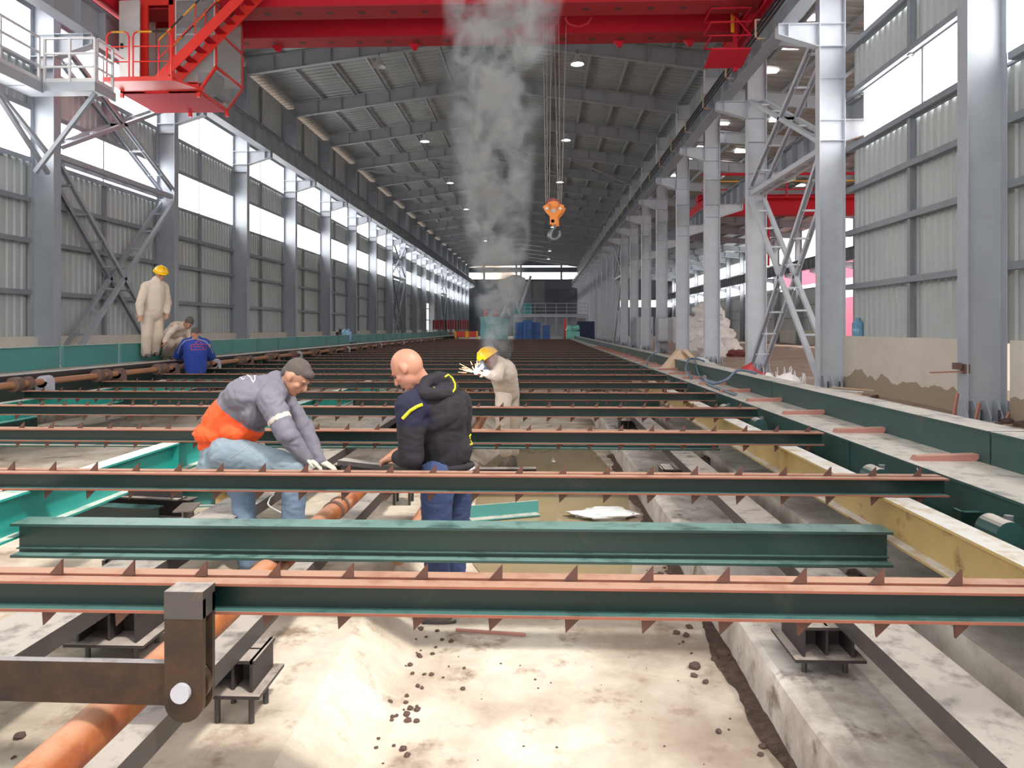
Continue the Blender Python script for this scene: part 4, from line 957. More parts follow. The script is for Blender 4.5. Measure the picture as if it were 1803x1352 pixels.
# water containers on the left
for i,(px,m_) in enumerate(((598,'blk'),(607,'jug'),(613,'jug'))):
    y=30.5; x=-8.6+.0*i; p=W(px,600,30.5); t=thing('water_container',('dark container left of the blue water jugs','left blue water jug by the wall column','right blue water jug by the wall column')[i],'container',(p.x,p.y,1.26))
    g=MB(); g.lathe([(.15,0),(.16,.05),(.16,.30),(.155,.33),(.16,.36),(.15,.42),(.05,.50),(.05,.55)],(0,0,0),n=16); g.build('bottle',m_,t,smooth=35)
    p=None
g=MB(); g.box(-8.35,-7.75,30.1,31.0,1.205,1.26); g.box(-8.3,-7.8,30.15,30.95,1.2,1.255)
bpy.data.objects.remove(g.build('x','pad'))
g=MB(); p0=W(596,604,30.5); p1=W(616,604,30.5); g.box(p0.x-.1,p1.x+.1,30.2,30.9,1.2,1.26); 
for a_ in (p0.x,p1.x): g.box(a_-.03,a_+.03,30.3,30.8,.42,1.2)
o=g.build('small_table','pad'); tag(o,'low steel shelf carrying the water containers by the left wall','table')
# ------------------------------------------------------------------ things along the right edge
random.seed(5)
def sack(c,s,name,label,grp,m_='bag',cat='sack',sx_=1,seed=0,squash=.62):
    g=MB(); g.ball((0,0,0),1,n=34,k=22)
    vs=[]
    for v in g.v:
        v=Vector(v); d_=.92+.40*noise.noise(v*1.4+Vector((seed*7.1,0,0)))+.34*abs(noise.noise(v*2.3+Vector((seed,4,0))))-.10*abs(noise.noise(v*6+Vector((0,seed,0)))); v=v*d_; vs.append((v.x*s*sx_,v.y*s,max(v.z*s*squash,-s*squash*.72)))
    g.v=vs; o=g.build(name,m_,smooth=True,loc=(c[0],c[1],c[2]+s*squash*.70)); return tag(o,label,cat,grp)
k=0
for (px,zz,dd,s,w1,w2) in ((1217,0,37,.62,'bottom row','first'),(1233,0,36.5,.66,'bottom row','second'),(1250,0,36,.66,'bottom row','third'),(1267,0,36.3,.66,'bottom row','fourth'),(1284,0,36.6,.62,'bottom row','fifth'),
    (1222,.8,38,.62,'second row','first'),(1239,.8,37.5,.66,'second row','second'),(1257,.8,37.2,.66,'second row','third'),(1274,.75,37.6,.6,'second row','fourth'),(1228,1.55,38.6,.58,'third row','first'),(1246,1.6,38.2,.62,'third row','second'),(1263,1.55,38.4,.58,'third row','third'),(1240,2.3,39,.52,'top row','first'),(1256,2.25,39,.52,'top row','second')):
    k+=1; p=W(px,590,dd); sack((p.x,p.y,.42+zz*.84),s,'bulk_sack','crumpled white bulk sack in the %s of the heap, %s from the left'%(w1,w2),'heap of white bulk sacks',seed=k,sx_=1.05,squash=.85)
p=W(1290,594,36); sack((p.x,p.y,.42),.55,'dark_red_tarp','dark red sheet lying on the right foot of the sack heap',None,'tarp_dark','tarpaulin',1.5,33,.4)
# wrapped plastic bundle and cabinet
p=W(1130,604,21.5); o=sack((p.x+.2,p.y,1.0-.42),.55,'plastic_bundle','long bundle wrapped in clear plastic beside the wall cabinet',None,'plastic','bundle',2.0,8,.45)
g=MB(); q=o.location; g.box(q.x-1.0,q.x+1.0,q.y-.5,q.y+.5,.42,.64); o2=g.build('low_crate','pad'); tag(o2,'low dark crate under the plastic bundle','crate')
t=thing('switch_cabinet','grey electrical cabinet with white side mounted on a colonnade column','cabinet'); 
y=Y0+BAY*4-.35; x0=px_x(1157,y); x1=px_x(1192,y); g=MB(); g.box(x0,x0+(x1-x0)*.75,y-.25,y,1.1,2.42); g.build('box','cab',t)
g=MB(); g.box(x0+.05,x0+(x1-x0)*.5,y-.28,y-.25,1.2,2.35); g.build('door','steel_pale_lit',t); g=MB(); g.box(x0+(x1-x0)*.76,x1,y-.2,y+.25,1.0,2.45); g.build('side_box','white',t)
g=MB(); g.box((x0+x1)/2-.6,(x0+x1)/2-.4,y,y+.3,.42,2.4); g.build('mount','steel',t)
t=machine('switch_cabinet','tall pale cabinet behind the wall-mounted grey cabinet','cabinet',px_x(1125,52),px_x(1150,52),52,53.5,2.6,'cab')
# folded cardboard, bottle, tarp
p=W(1198,628,15.2); t=thing('folded_carton','opened cardboard carton lying on the outer right beam edge','carton',(p.x,p.y,.9))
g=MB(); g.poly([(-.45,0,0),(.25,-.1,0),(.55,.1,.02),(.0,.1,.5)],(.02,.3,.03)); g.build('flap','card',t)
g=MB(); g.poly([(.05,0,.48),(.45,-.1,.05),(.52,-.12,.10),(.12,0,.52)],(.05,.35,0)); g.build('lid','card',t)
g=MB(); g.box(-.4,.5,0,.4,-.48,0); g.build('base','card',t)
p=W(1234,612,18); o=sack((p.x,p.y,.92),.12,'blue_green_float','small blue-green pouch on the clutter behind the right beam',None,'tealm','pouch',1.7,3,.7)
p=W(1225,640,16.5); o=sack((p.x,p.y,.75),.38,'plastic_bundle','crumpled clear plastic bag beside the colonnade column',None,'plastic','plastic bag',1.2,12,.7)
p=W(1222,625,17.2); o=sack((p.x,p.y,.85),.25,'orange_cloth','orange cloth crumpled behind the carton',None,'orange_red','cloth',1.5,14,.6)
p=W(1225,640,17.0); g=MB(); g.box(p.x-.7,p.x+.8,p.y-.4,p.y+1.0,.42,.90); o=g.build('clutter_crate','pad'); tag(o,'dark low crate carrying carton and plastic clutter behind the right beam','crate')
def cloth(name,label,m_,pts,seed,z0,cat,amp=.09,n=16):
    (xa,ya),(xb,yb)=pts; vs=[];fs=[]
    for i in range(n+1):
        for j in range(n+1):
            u,v=i/n,j/n; x=xa+(xb-xa)*u; y=ya+(yb-ya)*v
            r=max(0,1-((u-.5)**2+(v-.5)**2)*3.6); z=z0+r*(.30+amp*3*noise.noise((u*3+seed,v*3,0)))+amp*abs(noise.noise((u*8,v*8,seed)))
            vs.append((x+.06*noise.noise((u*5,v*5,seed+2)),y+.06*noise.noise((u*5,v*5,seed+6)),z))
    fs=[(i*(n+1)+j,i*(n+1)+j+1,(i+1)*(n+1)+j+1,(i+1)*(n+1)+j) for i in range(n) for j in range(n)]
    g=MB(); g.add(vs,fs); o=g.build(name,m_,smooth=True); sm=o.modifiers.new('thickness','SOLIDIFY'); sm.thickness=.006
    return tag(o,label,cat)
cloth('tarpaulin','red tarpaulin thrown over rubble behind the outer right beam','tarp',((3.35,13.3),(4.4,14.9)),1,.80,'tarpaulin')
g=MB(); g.ball((4.3,13.5,.35),(1.35,1.8,.50),n=24,k=12); g.v=[tuple(Vector(v)*(1+.03*noise.noise(Vector(v)*4))) for v in g.v]; o=g.build('rubble_mound','earth',smooth=True); tag(o,'low brown mound of rubble behind the outer right beam under tarpaulin and plastic','mound')
cloth('plastic_sheet','white and red striped plastic sheet crumpled beside the red tarpaulin','bag',((3.75,12.3),(4.5,13.3)),4,.78,'plastic sheet')
for i,(x,y) in enumerate(((4.5,12.2),(4.8,12.5),(4.3,11.8))):
    g=MB()
    for q in range(5): g.bar((x-.4+.1*q,y-.2,.80+.02*q),(x+.5+.05*q,y+.3-.1*q,.74+.02*q),.05,.02)
    o=g.build('wood_strips','card' if i else 'plastic'); tag(o,('broken pale laths near the bright ground','bundle of thin laths beside the striped sheet','laths lying closest behind the right beam')[i],'laths')
g=MB(); random.seed(3)
for q in range(26):
    a=random.uniform(4.1,4.7); b=random.uniform(12.8,13.8); g.bar((a,b,.75),(a+random.uniform(-.1,.1),b,.8+random.uniform(.15,.35)),.01,.02,up=(0,1,0))
o=g.build('shredded_film','white'); tag(o,'shredded white plastic film sticking up from the ground behind the striped sheet','plastic film',kind='stuff')
# hoses
def hose(pts,label,r=.018,m_='hose'):
    P_=[]; pts=[Vector(p) for p in pts]
    for i in range(len(pts)-1):
        p0=pts[max(i-1,0)];p1=pts[i];p2=pts[i+1];p3=pts[min(i+2,len(pts)-1)]
        for k in range(8):
            t=k/8; P_.append(.5*((2*p1)+(-p0+p2)*t+(2*p0-5*p1+4*p2-p3)*t*t+(-p0+3*p1-3*p2+p3)*t**3))
    P_.append(pts[-1]); g=MB(); g.path(P_,r,n=8); o=g.build('hose',m_,smooth=True); return tag(o,label,'hose')
hose([W(1332,657,10.2),W(1300,652,10.0),W(1280,668,9.3),W(1258,675,9.0),W(1243,668,9.2),W(1240,662,9.6)],'blue-grey hose arching over the outer beam beside the red tarpaulin')
hose([(2.45,9.3,1.02),(2.5,11.0,1.02),(2.7,12.5,1.02),(2.85,13.6,1.24),(3.0,14.8,1.24),(3.05,15.2,1.2)],'dark hose lying along the dusty beam top')
hose([(2.5,12.2,1.02),(2.6,13.2,1.12),(2.8,13.9,1.26),(3.0,14.2,1.26),(3.1,14.0,1.22)],'pale blue hose looping across the outer beam')
hose([(2.42,16.6,1.02),(2.6,17.6,1.15),(2.85,18.0,1.26),(3.0,18.3,1.26)],'thin pale hose farther along the outer beam')
hose([W(560,905,5.2)+Vector((0,0,-.1)),W(480,895,5.4),W(474,880,5.6),W(482,870,5.7)],'thin white cable hanging by the crouching man\'s legs',r=.006,m_='white')
hose([(2.362,4.72,1.0),(2.352,4.70,.985),(2.352,4.66,.94),(2.352,4.64,.90),(2.352,4.60,.89)],'short white cord hanging on the inner right beam',r=.004,m_='white')
# shelf stub, jug, bolts at the right wall
t=thing('water_jug','blue water jug standing on the end of the right dwarf wall','jug',(7.33,17.3,1.66)); g=MB(); g.lathe([(.12,0),(.13,.04),(.13,.16),(.12,.18),(.13,.2),(.13,.30),(.05,.37),(.05,.42)],(0,0,0),n=18); g.build('bottle','jug',t,smooth=35); g=MB(); g.box(.12,.2,-.1,.1,0,.1); g.build('cup_box','blk',t)
t=thing('flat_bar_clamp','rusty flat bar clamped to the right wall column','bar'); g=MB(); p=W(1638,656,11.5); q=W(1698,654,11.5); g.bar(p,q,.05,.02); g.build('flat_bar','batten',t); g=MB(); r_=W(1685,650,11.5); g.box(r_.x-.05,r_.x+.05,r_.y-.05,r_.y+.05,r_.z,r_.z+.1); g.box(r_.x+.08,r_.x+.17,r_.y-.06,r_.y+.06,r_.z-.06,r_.z+.08); g.build('clamp','coupling',t)
for i,(px,py) in enumerate(((1683,715),(1722,720),(1775,735))):
    p=W(px,py,11.2); g=MB(); g.bar((p.x-.05,p.y,.40),(p.x+.08,p.y+.1,.85-.15*i),.03,.06); o=g.build('steel_offcut','batten'); tag(o,('rusty lath leaning on the right column foot, leftmost','short rusty block between the column foot plates','rusty stub right of the column foot')[i],'offcut')
for i in range(26):
    x=random.uniform(5.9,7.1); y=random.choice((random.uniform(9.8,12.2),random.uniform(15,18))); s=random.uniform(.03,.10)
    o=link('rubble_stone',random.choice(rk),None,(x,y,.44)); o.scale=(s*1.4,s,s*.7); o.data.materials[0]=M['rock']; tag(o,'lump of rubble around the foot of the right wall columns','stone','rubble at the right column feet')
g=MB(); g.bar((5.2,14.6,.46),(5.2,14.7,.50),.5,.08); bpy.data.objects.remove(g.build('x','pad'))
p=W(1290,634,18.5); g=MB(); g.tube((p.x-.1,p.y,.5),(p.x+.25,p.y-.05,.5),.05,n=10); o=g.build('yellow_can','ylw'); tag(o,'small yellow can lying on the earth behind the colonnade','can')
p=W(1063,640,12); 
# clear plastic bag in the pit
p=W(1030,818,7.4); o=sack((.62,7.25,.0),.16,'plastic_bag','clear plastic bag lying on the wet pit floor near the kerb',None,'plastic','plastic bag',1.9,21,.35)
for k in range(3):
    o=sack(((.35,.55,.2)[k],(6.2,6.0,6.6)[k],.0),.06,'litter_scrap','pale scrap of film on the muddy pit floor','film scraps on the pit floor','plastic','litter',2,40+k,.15)
# ------------------------------------------------------------------ people
def cap(g,p0,p1,r0,r1,n=16):
    g.tube(p0,p1,r0,r1,n=n); g.ball(p0,r0,n=n,k=10); g.ball(p1,r1,n=n,k=10)
def basis(f,u):
    f=Vector(f).normalized(); u=Vector(u); s=f.cross(u).normalized(); u=s.cross(f).normalized()
    return Matrix((s,f,u)).transposed()      # columns: side, forward, up
def blob(name,g,voxel,mats,parent,it=6,disp=None,region=None):
    me=g.mesh('tmp',mats); o=bpy.data.objects.new('tmp',me); COL.objects.link(o)
    r=o.modifiers.new('r','REMESH'); r.mode='VOXEL'; r.voxel_size=voxel
    s=o.modifiers.new('s','SMOOTH'); s.factor=.5; s.iterations=it
    bpy.context.view_layer.update(); dg=bpy.context.evaluated_depsgraph_get()
    nm=bpy.data.meshes.new_from_object(o.evaluated_get(dg)); bpy.data.objects.remove(o); nm.name=name
    nm.materials.clear()
    for m in (mats if isinstance(mats,(list,tuple)) else [mats]): nm.materials.append(M[m])
    if disp:
        ns=[v.normal.copy() for v in nm.vertices]
        for v,n in zip(nm.vertices,ns): v.co+=n*disp(v.co)
    nm.polygons.foreach_set('use_smooth',[True]*len(nm.polygons))
    if region:
        for p in nm.polygons: p.material_index=region(p.center)
    else: nm.polygons.foreach_set('material_index',[0]*len(nm.polygons))
    return link(name,nm,parent)
def wrinkle(a=.012,f=9,seed=0,st=(1,1,2.2)):
    a*=.62; f*=1.15
    def d(c):
        q=Vector((c.x*f*st[0],c.y*f*st[1],c.z*f*st[2]))+Vector((seed*5.3,0,0))
        w_=noise.noise(q*.5)*2.0
        return a*(abs(noise.noise(q+Vector((w_,0,w_))))*1.6-.45)+a*.35*noise.noise(q*2.7)
    return d
def head(g,c,f,u,s=1.0,nose=True):
    B=basis(f,u); c=Vector(c)
    def at(x,y,z): return c+B@Vector((x,y,z))*s
    g.ball(at(0,-.012,.012),(.077*s,.097*s,.100*s),B,n=24,k=16)
    g.ball(at(0,.030,-.045),(.062*s,.066*s,.070*s),B,n=20,k=12)
    g.ball(at(0,.055,-.090),(.042*s,.036*s,.028*s),B)
    g.ball(at(0,.078,-.101),(.022*s,.018*s,.018*s),B)
    g.ball(at(0,.076,.024),(.050*s,.016*s,.012*s),B)
    for sd_ in (-1,1):
        g.ball(at(sd_*.040,.060,-.028),(.026*s,.022*s,.022*s),B)
        g.ball(at(sd_*.080,-.008,-.012),(.011*s,.021*s,.031*s),B)
        g.ball(at(sd_*.078,.004,-.032),(.010*s,.012*s,.015*s),B)
    if nose:
        g.tube(at(0,.088,.014),at(0,.112,-.024),.009*s,.014*s,n=10); g.ball(at(0,.112,-.026),(.015*s,.013*s,.012*s),B)
        g.ball(at(0,.092,-.058),(.025*s,.011*s,.008*s),B); g.ball(at(0,.089,-.068),(.020*s,.011*s,.008*s),B)
    return at,B
def hand(g,w_,d,nrm,s=1.0,curl=.5,side=1):
    d=Vector(d).normalized(); n=Vector(nrm); n=(n-d*n.dot(d)).normalized(); a=d.cross(n)*side
    B=Matrix((a,d,n)).transposed(); w_=Vector(w_)
    g.ball(w_+d*.045*s,(.041*s,.052*s,.019*s),B,n=16,k=10)
    for i,(o,L) in enumerate(((-.030,.070),(-.010,.080),(.011,.075),(.030,.058))):
        p=w_+d*.082*s+a*o*s; L*=s; q=p+(d*math.cos(curl*.5)+n*math.sin(curl*.5))*L*.45; r=q+(d*math.cos(curl*1.4)+n*math.sin(curl*1.4))*L*.32; t=r+(d*math.cos(curl*2.1)+n*math.sin(curl*2.1))*L*.28
        cap(g,p-d*.02*s,q,.0095*s,.009*s,10); cap(g,q,r,.009*s,.008*s,10); cap(g,r,t,.008*s,.007*s,10)
    p=w_+d*.02*s-a*.036*s; q=p+(-a*.7+d*.7+n*.2).normalized()*.035*s; r=q+(d*.9-a*.2+n*.3).normalized()*.03*s
    cap(g,p,q,.013*s,.011*s,10); cap(g,q,r,.011*s,.009*s,10)
def shoe(name,parent,ankle,direction,floor_z,m_='shoe',s=1.0):
    d=Vector(direction); d.z=0; d.normalize(); a=Vector((-d.y,d.x,0)); B=Matrix((a,d,Vector((0,0,1)))).transposed(); c=Vector((ankle.x,ankle.y,floor_z))
    g=MB(); z=Vector((0,0,1))
    g.ball(c+d*.0*s+z*.045*s,(.040*s,.06*s,.048*s),B); g.ball(c+d*.09*s+z*.038*s,(.046*s,.09*s,.038*s),B); g.ball(c+d*.16*s+z*.034*s,(.045*s,.055*s,.034*s),B); cap(g,c+z*.06*s,c+z*.12*s,.045*s,.046*s)
    o=blob(name,g,.011*s,m_,parent,it=4)
    g=MB(); pts=[]
    for i in range(20):
        t=2*math.pi*i/20; yy=math.sin(t)*.145*s+.07*s; ww=(.046 if math.sin(t)>0 else .038)*s; pts.append(c+a*math.cos(t)*ww+d*yy+z*.001)
    g.poly(pts,(0,0,.018*s)); g.build('sole','darksteel',o,smooth=30)
    return o
def draw_on(target,pts,dy,r,m_,name,parent,closed=False):
    "raised print following the cloth surface: points are dropped onto the mesh from the front"
    bpy.context.view_layer.update(); me=target.data; bv=BVHTree.FromPolygons([v.co for v in me.vertices],[p.vertices for p in me.polygons])
    out=[]; pts=[Vector(p) for p in pts]
    if closed: pts=pts+[pts[0]]
    dd=[]
    for p,q in zip(pts[:-1],pts[1:]):
        n=max(1,int((q-p).length/.012)); dd+= [p.lerp(q,k/n) for k in range(n)]
    dd.append(pts[-1])
    o=cam.location
    for p in dd:
        d=(p-o).normalized(); h=bv.ray_cast(o,d)
        if h[0]: out.append(h[0]+h[1]*.002)
    if len(out)>1:
        g=MB(); g.path(out,r,n=6,mi=0); return g.build(name,m_,parent,smooth=True)
def limb_seq(g,ps,rs):
    for i in range(len(ps)-1): cap(g,ps[i],ps[i+1],rs[i],rs[i+1])

# ---- man A: grey and orange jacket, crouching, working with both hands on the rail
A=thing('person','crouching man in grey and orange work jacket and faded jeans bending over a cross rail','person')
J={k:W(*v) for k,v in dict(P=(396,800,5.30),M=(398,745,5.28),C=(440,702,5.25),N=(492,678,5.22),H=(523,662,5.18),SR=(475,703,5.02),SL=(492,700,5.46),
  ER=(505,764,4.93),EL=(535,755,5.42),WR=(540,808,4.98),WL=(562,812,5.30),HR=(400,800,5.14),HL=(396,806,5.42),KR=(520,824,5.00),KL=(428,868,5.22),AR=(513,925,4.84),AL=(436,990,5.03)).items()}
J['AR'].z=.30
g=MB(); at,B=head(g,J['H'],(.66,-.12,-.72),(.72,-.05,.66),1.02)
cap(g,J['N'],J['H'],.058,.058); cap(g,J['C'],J['N'],.10,.06); cap(g,J['P'],J['C'],.12,.12)
for s in 'LR':
    limb_seq(g,[J['N'],J['S'+s],J['E'+s],J['W'+s]],[.05,.055,.042,.028]); limb_seq(g,[J['H'+s],J['K'+s],J['A'+s]],[.08,.055,.04])
hand(g,J['WR'],W(566,823,4.98)-J['WR'],(0.2,-.1,-1),1.0,.5,1); hand(g,J['WL'],W(592,824,5.3)-J['WL'],(0.2,.1,-1),1.0,.5,-1)
gz=J['WR'].x+.0
blob('body',g,.0075,['skin2','glove'],A,it=3,region=lambda c:1 if (c.x>J['WR'].x-.03 and c.z<J['WR'].z+.06 and c.z>.8) else 0)
g=MB()
cap(g,J['P']+Vector((-.02,0,.10)),J['M'],.165,.165); cap(g,J['M'],J['C'],.165,.175); cap(g,J['C'],J['N'],.17,.085)
g.ball(W(384,762,5.3),(.165,.20,.10)); g.ball(W(425,758,5.25),(.16,.19,.10)); g.ball(J['C']+Vector((.02,0,.02)),(.20,.24,.15),basis((.8,0,.6),(-.6,0,.8)).to_3x3() if False else None); g.ball(W(452,725,5.2),(.12,.17,.12))
for s in 'LR': limb_seq(g,[J['N'],J['S'+s],J['E'+s],J['W'+s]],[.08,.095,.075,.048]); 
cap(g,J['N']+Vector((-.02,0,.03)),J['N']+Vector((.03,0,.015)),.075,.07)
zc=W(400,735,5.2).z; xs_=W(370,700,5.2)
def regA(c):
    arm = c.x>W(488,700,5.2).x-.05 and (c.y<5.12 or c.x>W(505,700,5.2).x)
    cutz = W(0,703,5.2).z-.10*max(0,(c.x-W(380,700,5.2).x))/.12*.9
    armax=(J['ER']-J['SR']).normalized(); t=(c-J['SR']).dot(armax); dist=((c-J['SR'])-armax*t).length
    if dist<.115 and 0<t: 
        return 2 if .155<t<.185 else 0
    axl=(J['EL']-J['SL']).normalized(); tl=(c-J['SL']).dot(axl); dl=((c-J['SL'])-axl*tl).length
    if c.x>W(496,750,5.2).x+.0: return 0
    return 1 if c.z<cutz else 0
jk=blob('jacket',g,.010,['jk_grey','jk_orange','jk_band'],A,disp=wrinkle(.016,7,1,(1.6,1,1.2)),region=regA)
g=MB()
for s in 'LR': limb_seq(g,[J['H'+s],J['K'+s]],[.135,.088]); limb_seq(g,[J['K'+s],J['A'+s]],[.086,.066])
g.ball(J['P'],(.17,.20,.15)); g.ball(W(388,818,5.25),(.15,.19,.12))
tr=blob('trousers',g,.010,['jean_pale','jean'],A,disp=wrinkle(.011,8,2,(1,1,2)),region=lambda c:1 if c.z<W(0,850,5.1).z else 0)
draw_on(tr,[W(403,808,4.9),W(430,790,4.9),W(438,781,4.9),W(442,775,4.9)],0,.0018,'glove','pocket_seam',tr)
shoe('boot',A,Vector((J['AL'].x,J['AL'].y,0)),(1,-.2,0),.20,'shoe'); shoe('boot',A,Vector((J['AR'].x+.0,J['AR'].y,0)),(.5,.9,0),.20,'shoe')
g=MB(); g.ball(at(0,-.020,.028),(.0805,.098,.094),B,n=24,k=16); g.ball(at(0,.050,.068),(.058,.040,.036),B); g.ball(at(0,-.06,-.02),(.066,.052,.06),B)
blob('hair',g,.008,'hair',A,it=3,disp=lambda c:.002*noise.noise(c*90))
for sd_ in (-1,1):
    g=MB(); g.ball(at(sd_*.032,.080,.002),(.014,.008,.005),B); g.build('eye','hair',A,smooth=True)
    g=MB(); g.ball(at(sd_*.033,.092,.022),(.019,.006,.004),B); g.build('eyebrow','hair',A,smooth=True)
# print on the back: wing mark and a short word
draw_on(jk,[W(436,660,5),W(448,655,5),W(449,668,5),W(446,674,5),W(441,664,5),W(433,659,5)],0,.004,'white','back_emblem',jk)
draw_on(jk,[W(410,660,5),W(413,657,5),W(416,662,5),W(419,659,5),W(422,665,5),W(425,662,5),W(427,669,5),W(431,666,5)],0,.0028,'white','back_lettering',jk)

# ---- man B: bald, dark hoodie, looking down to the left
Bm=thing('person','bald man in black and navy hoodie with yellow piping, standing and looking down','person')
J={k:W(*v) for k,v in dict(P=(790,838,4.78),M=(783,790,4.78),C=(770,728,4.76),N=(748,684,4.76),H=(716,648,4.72),SL=(722,716,4.58),SR=(806,712,4.98),
  EL=(724,806,4.56),ER=(808,790,5.02),WL=(703,806,4.80),WR=(765,820,5.10),HL=(770,838,4.68),HR=(806,838,4.88),KL=(768,950,4.66),KR=(800,945,4.92),AL=(772,1062,4.66),AR=(799,1040,4.95)).items()}
g=MB(); at,B=head(g,J['H'],(-.66,.10,-.70),(-.62,.22,.72),1.08)
cap(g,J['N'],J['H']+Vector((.03,0,.0)),.066,.066); cap(g,J['C'],J['N'],.12,.075); cap(g,J['P'],J['C'],.12,.13)
for s in 'LR':
    limb_seq(g,[J['N'],J['S'+s],J['E'+s],J['W'+s]],[.05,.055,.045,.032]); limb_seq(g,[J['H'+s],J['K'+s],J['A'+s]],[.08,.055,.04])
hand(g,J['WL'],W(680,810,4.85)-J['WL'],(-.1,-.1,-1),1.08,.6,1); hand(g,J['WR'],W(740,826,5.15)-J['WR'],(0,0,-1),1.08,.6,-1)
blob('body',g,.0075,'skin',Bm,it=3)
g=MB()
cap(g,J['M']+Vector((0,0,-.03)),J['C'],.165,.180); cap(g,J['C'],J['N']+Vector((.02,0,-.02)),.175,.11)
g.ball(J['C'],(.205,.20,.20)); g.ball(J['M']+Vector((0,0,.0)),(.185,.16,.13)); g.ball(J['M']+Vector((0,0,-.055)),(.175,.155,.07))
for s in 'LR': limb_seq(g,[J['C'].lerp(J['S'+s],.5)+Vector((0,0,.04)),J['S'+s],J['E'+s],J['W'+s]],[.12,.098,.078,.05])
def regB(c):
    ax=(J['EL']-J['SL']).normalized(); t=(c-J['SL']).dot(ax); dist=((c-J['SL'])-ax*t).length
    if dist<.13 and t<.11: return 1
    if c.z>W(0,690,4.7).z: return 1
    return 0
jk=blob('hoodie',g,.010,['hoodie','hood_blue'],Bm,disp=wrinkle(.015,6,5,(1,1,1.8)),region=regB)
g=MB(); hc=J['N']; pts=[W(742,688,4.62),W(752,672,4.66),W(770,665,4.72),W(788,668,4.80),W(798,682,4.80),W(790,694,4.68),W(768,694,4.58),W(750,694,4.56)]
for p,q in zip(pts,pts[1:]+pts[:1]): cap(g,p,q,.042,.042)
cap(g,W(775,690,4.72),W(795,692,4.72),.06,.045); g=MB(); g.path([J['M']+Vector((.172*math.cos(a_),.148*math.sin(a_),-.105)) for a_ in [2*math.pi*i/24 for i in range(25)]],.022,n=10); g.build('hem_band','hoodie',Bm,smooth=True)
g=MB(); hc=J['N']
for p,q in zip(pts,pts[1:]+pts[:1]): cap(g,p,q,.042,.042)
cap(g,W(775,690,4.72),W(795,692,4.72),.06,.045); ho=blob('hood',g,.010,['hoodie','hood_blue'],Bm,disp=wrinkle(.012,8,6))
draw_on(ho,[W(783,664,4.4),W(789,660,4.4),W(796,666,4.4),W(801,676,4.4),W(801,684,4.4),W(797,690,4.4)],0,.006,'lime','hood_piping',ho)
draw_on(jk,[W(709,737,4.4),W(722,723,4.4),W(733,716,4.4),W(743,712,4.4)],0,.011,'lime','sleeve_stripe',jk)
draw_on(jk,[W(750,681,4.4),W(761,692,4.4),W(770,689,4.4),W(763,681,4.4)],0,.0025,'lime','back_lettering',jk)
draw_on(jk,[W(833,759,4.4),W(826,768,4.4),W(828,776,4.4),W(831,782,4.4),W(827,783,4.4)],0,.006,'lime','pocket_piping',jk)
g=MB(); g.ball(J['P']+Vector((.035,0,.055)),(.142,.125,.035)); blob('white_shirt_hem',g,.010,'white',Bm)
g=MB()
for s in 'LR': limb_seq(g,[J['H'+s],J['K'+s],J['A'+s]],[.115,.088,.075])
g.ball(J['P']+Vector((0,0,-.0)),(.165,.145,.11))
tr=blob('trousers',g,.010,['navy','navy'],Bm,disp=wrinkle(.010,8,8),region=lambda c:0 if c.z>.70 else 1)
g=MB(); 

shoe('boot',Bm,Vector((J['AL'].x+.03,J['AL'].y,0)),(-1,.08,0),0,'shoe',1.12); shoe('boot',Bm,Vector((J['AR'].x,J['AR'].y,0)),(-1,.25,0),0,'shoe',1.12)
for sd_ in (-1,1):
    g=MB(); g.ball(at(sd_*.032,.083,.002),(.014,.008,.004),B); g.build('eye','hair',Bm,smooth=True)
    g=MB(); g.ball(at(sd_*.034,.092,.024),(.018,.005,.0035),B); g.build('eyebrow','hair',Bm,smooth=True)
# work piece held between the two men
g=MB(); p=W(600,812,4.95); q=W(760,830,4.80); g.bar(p,q,.10,.03); g.bar(p+Vector((0,.05,-.03)),q+Vector((0,.05,-.03)),.01,.07)
o=g.build('steel_bracket','darksteel'); tag(o,'dark steel angle piece held between the two foreground men','steel angle')

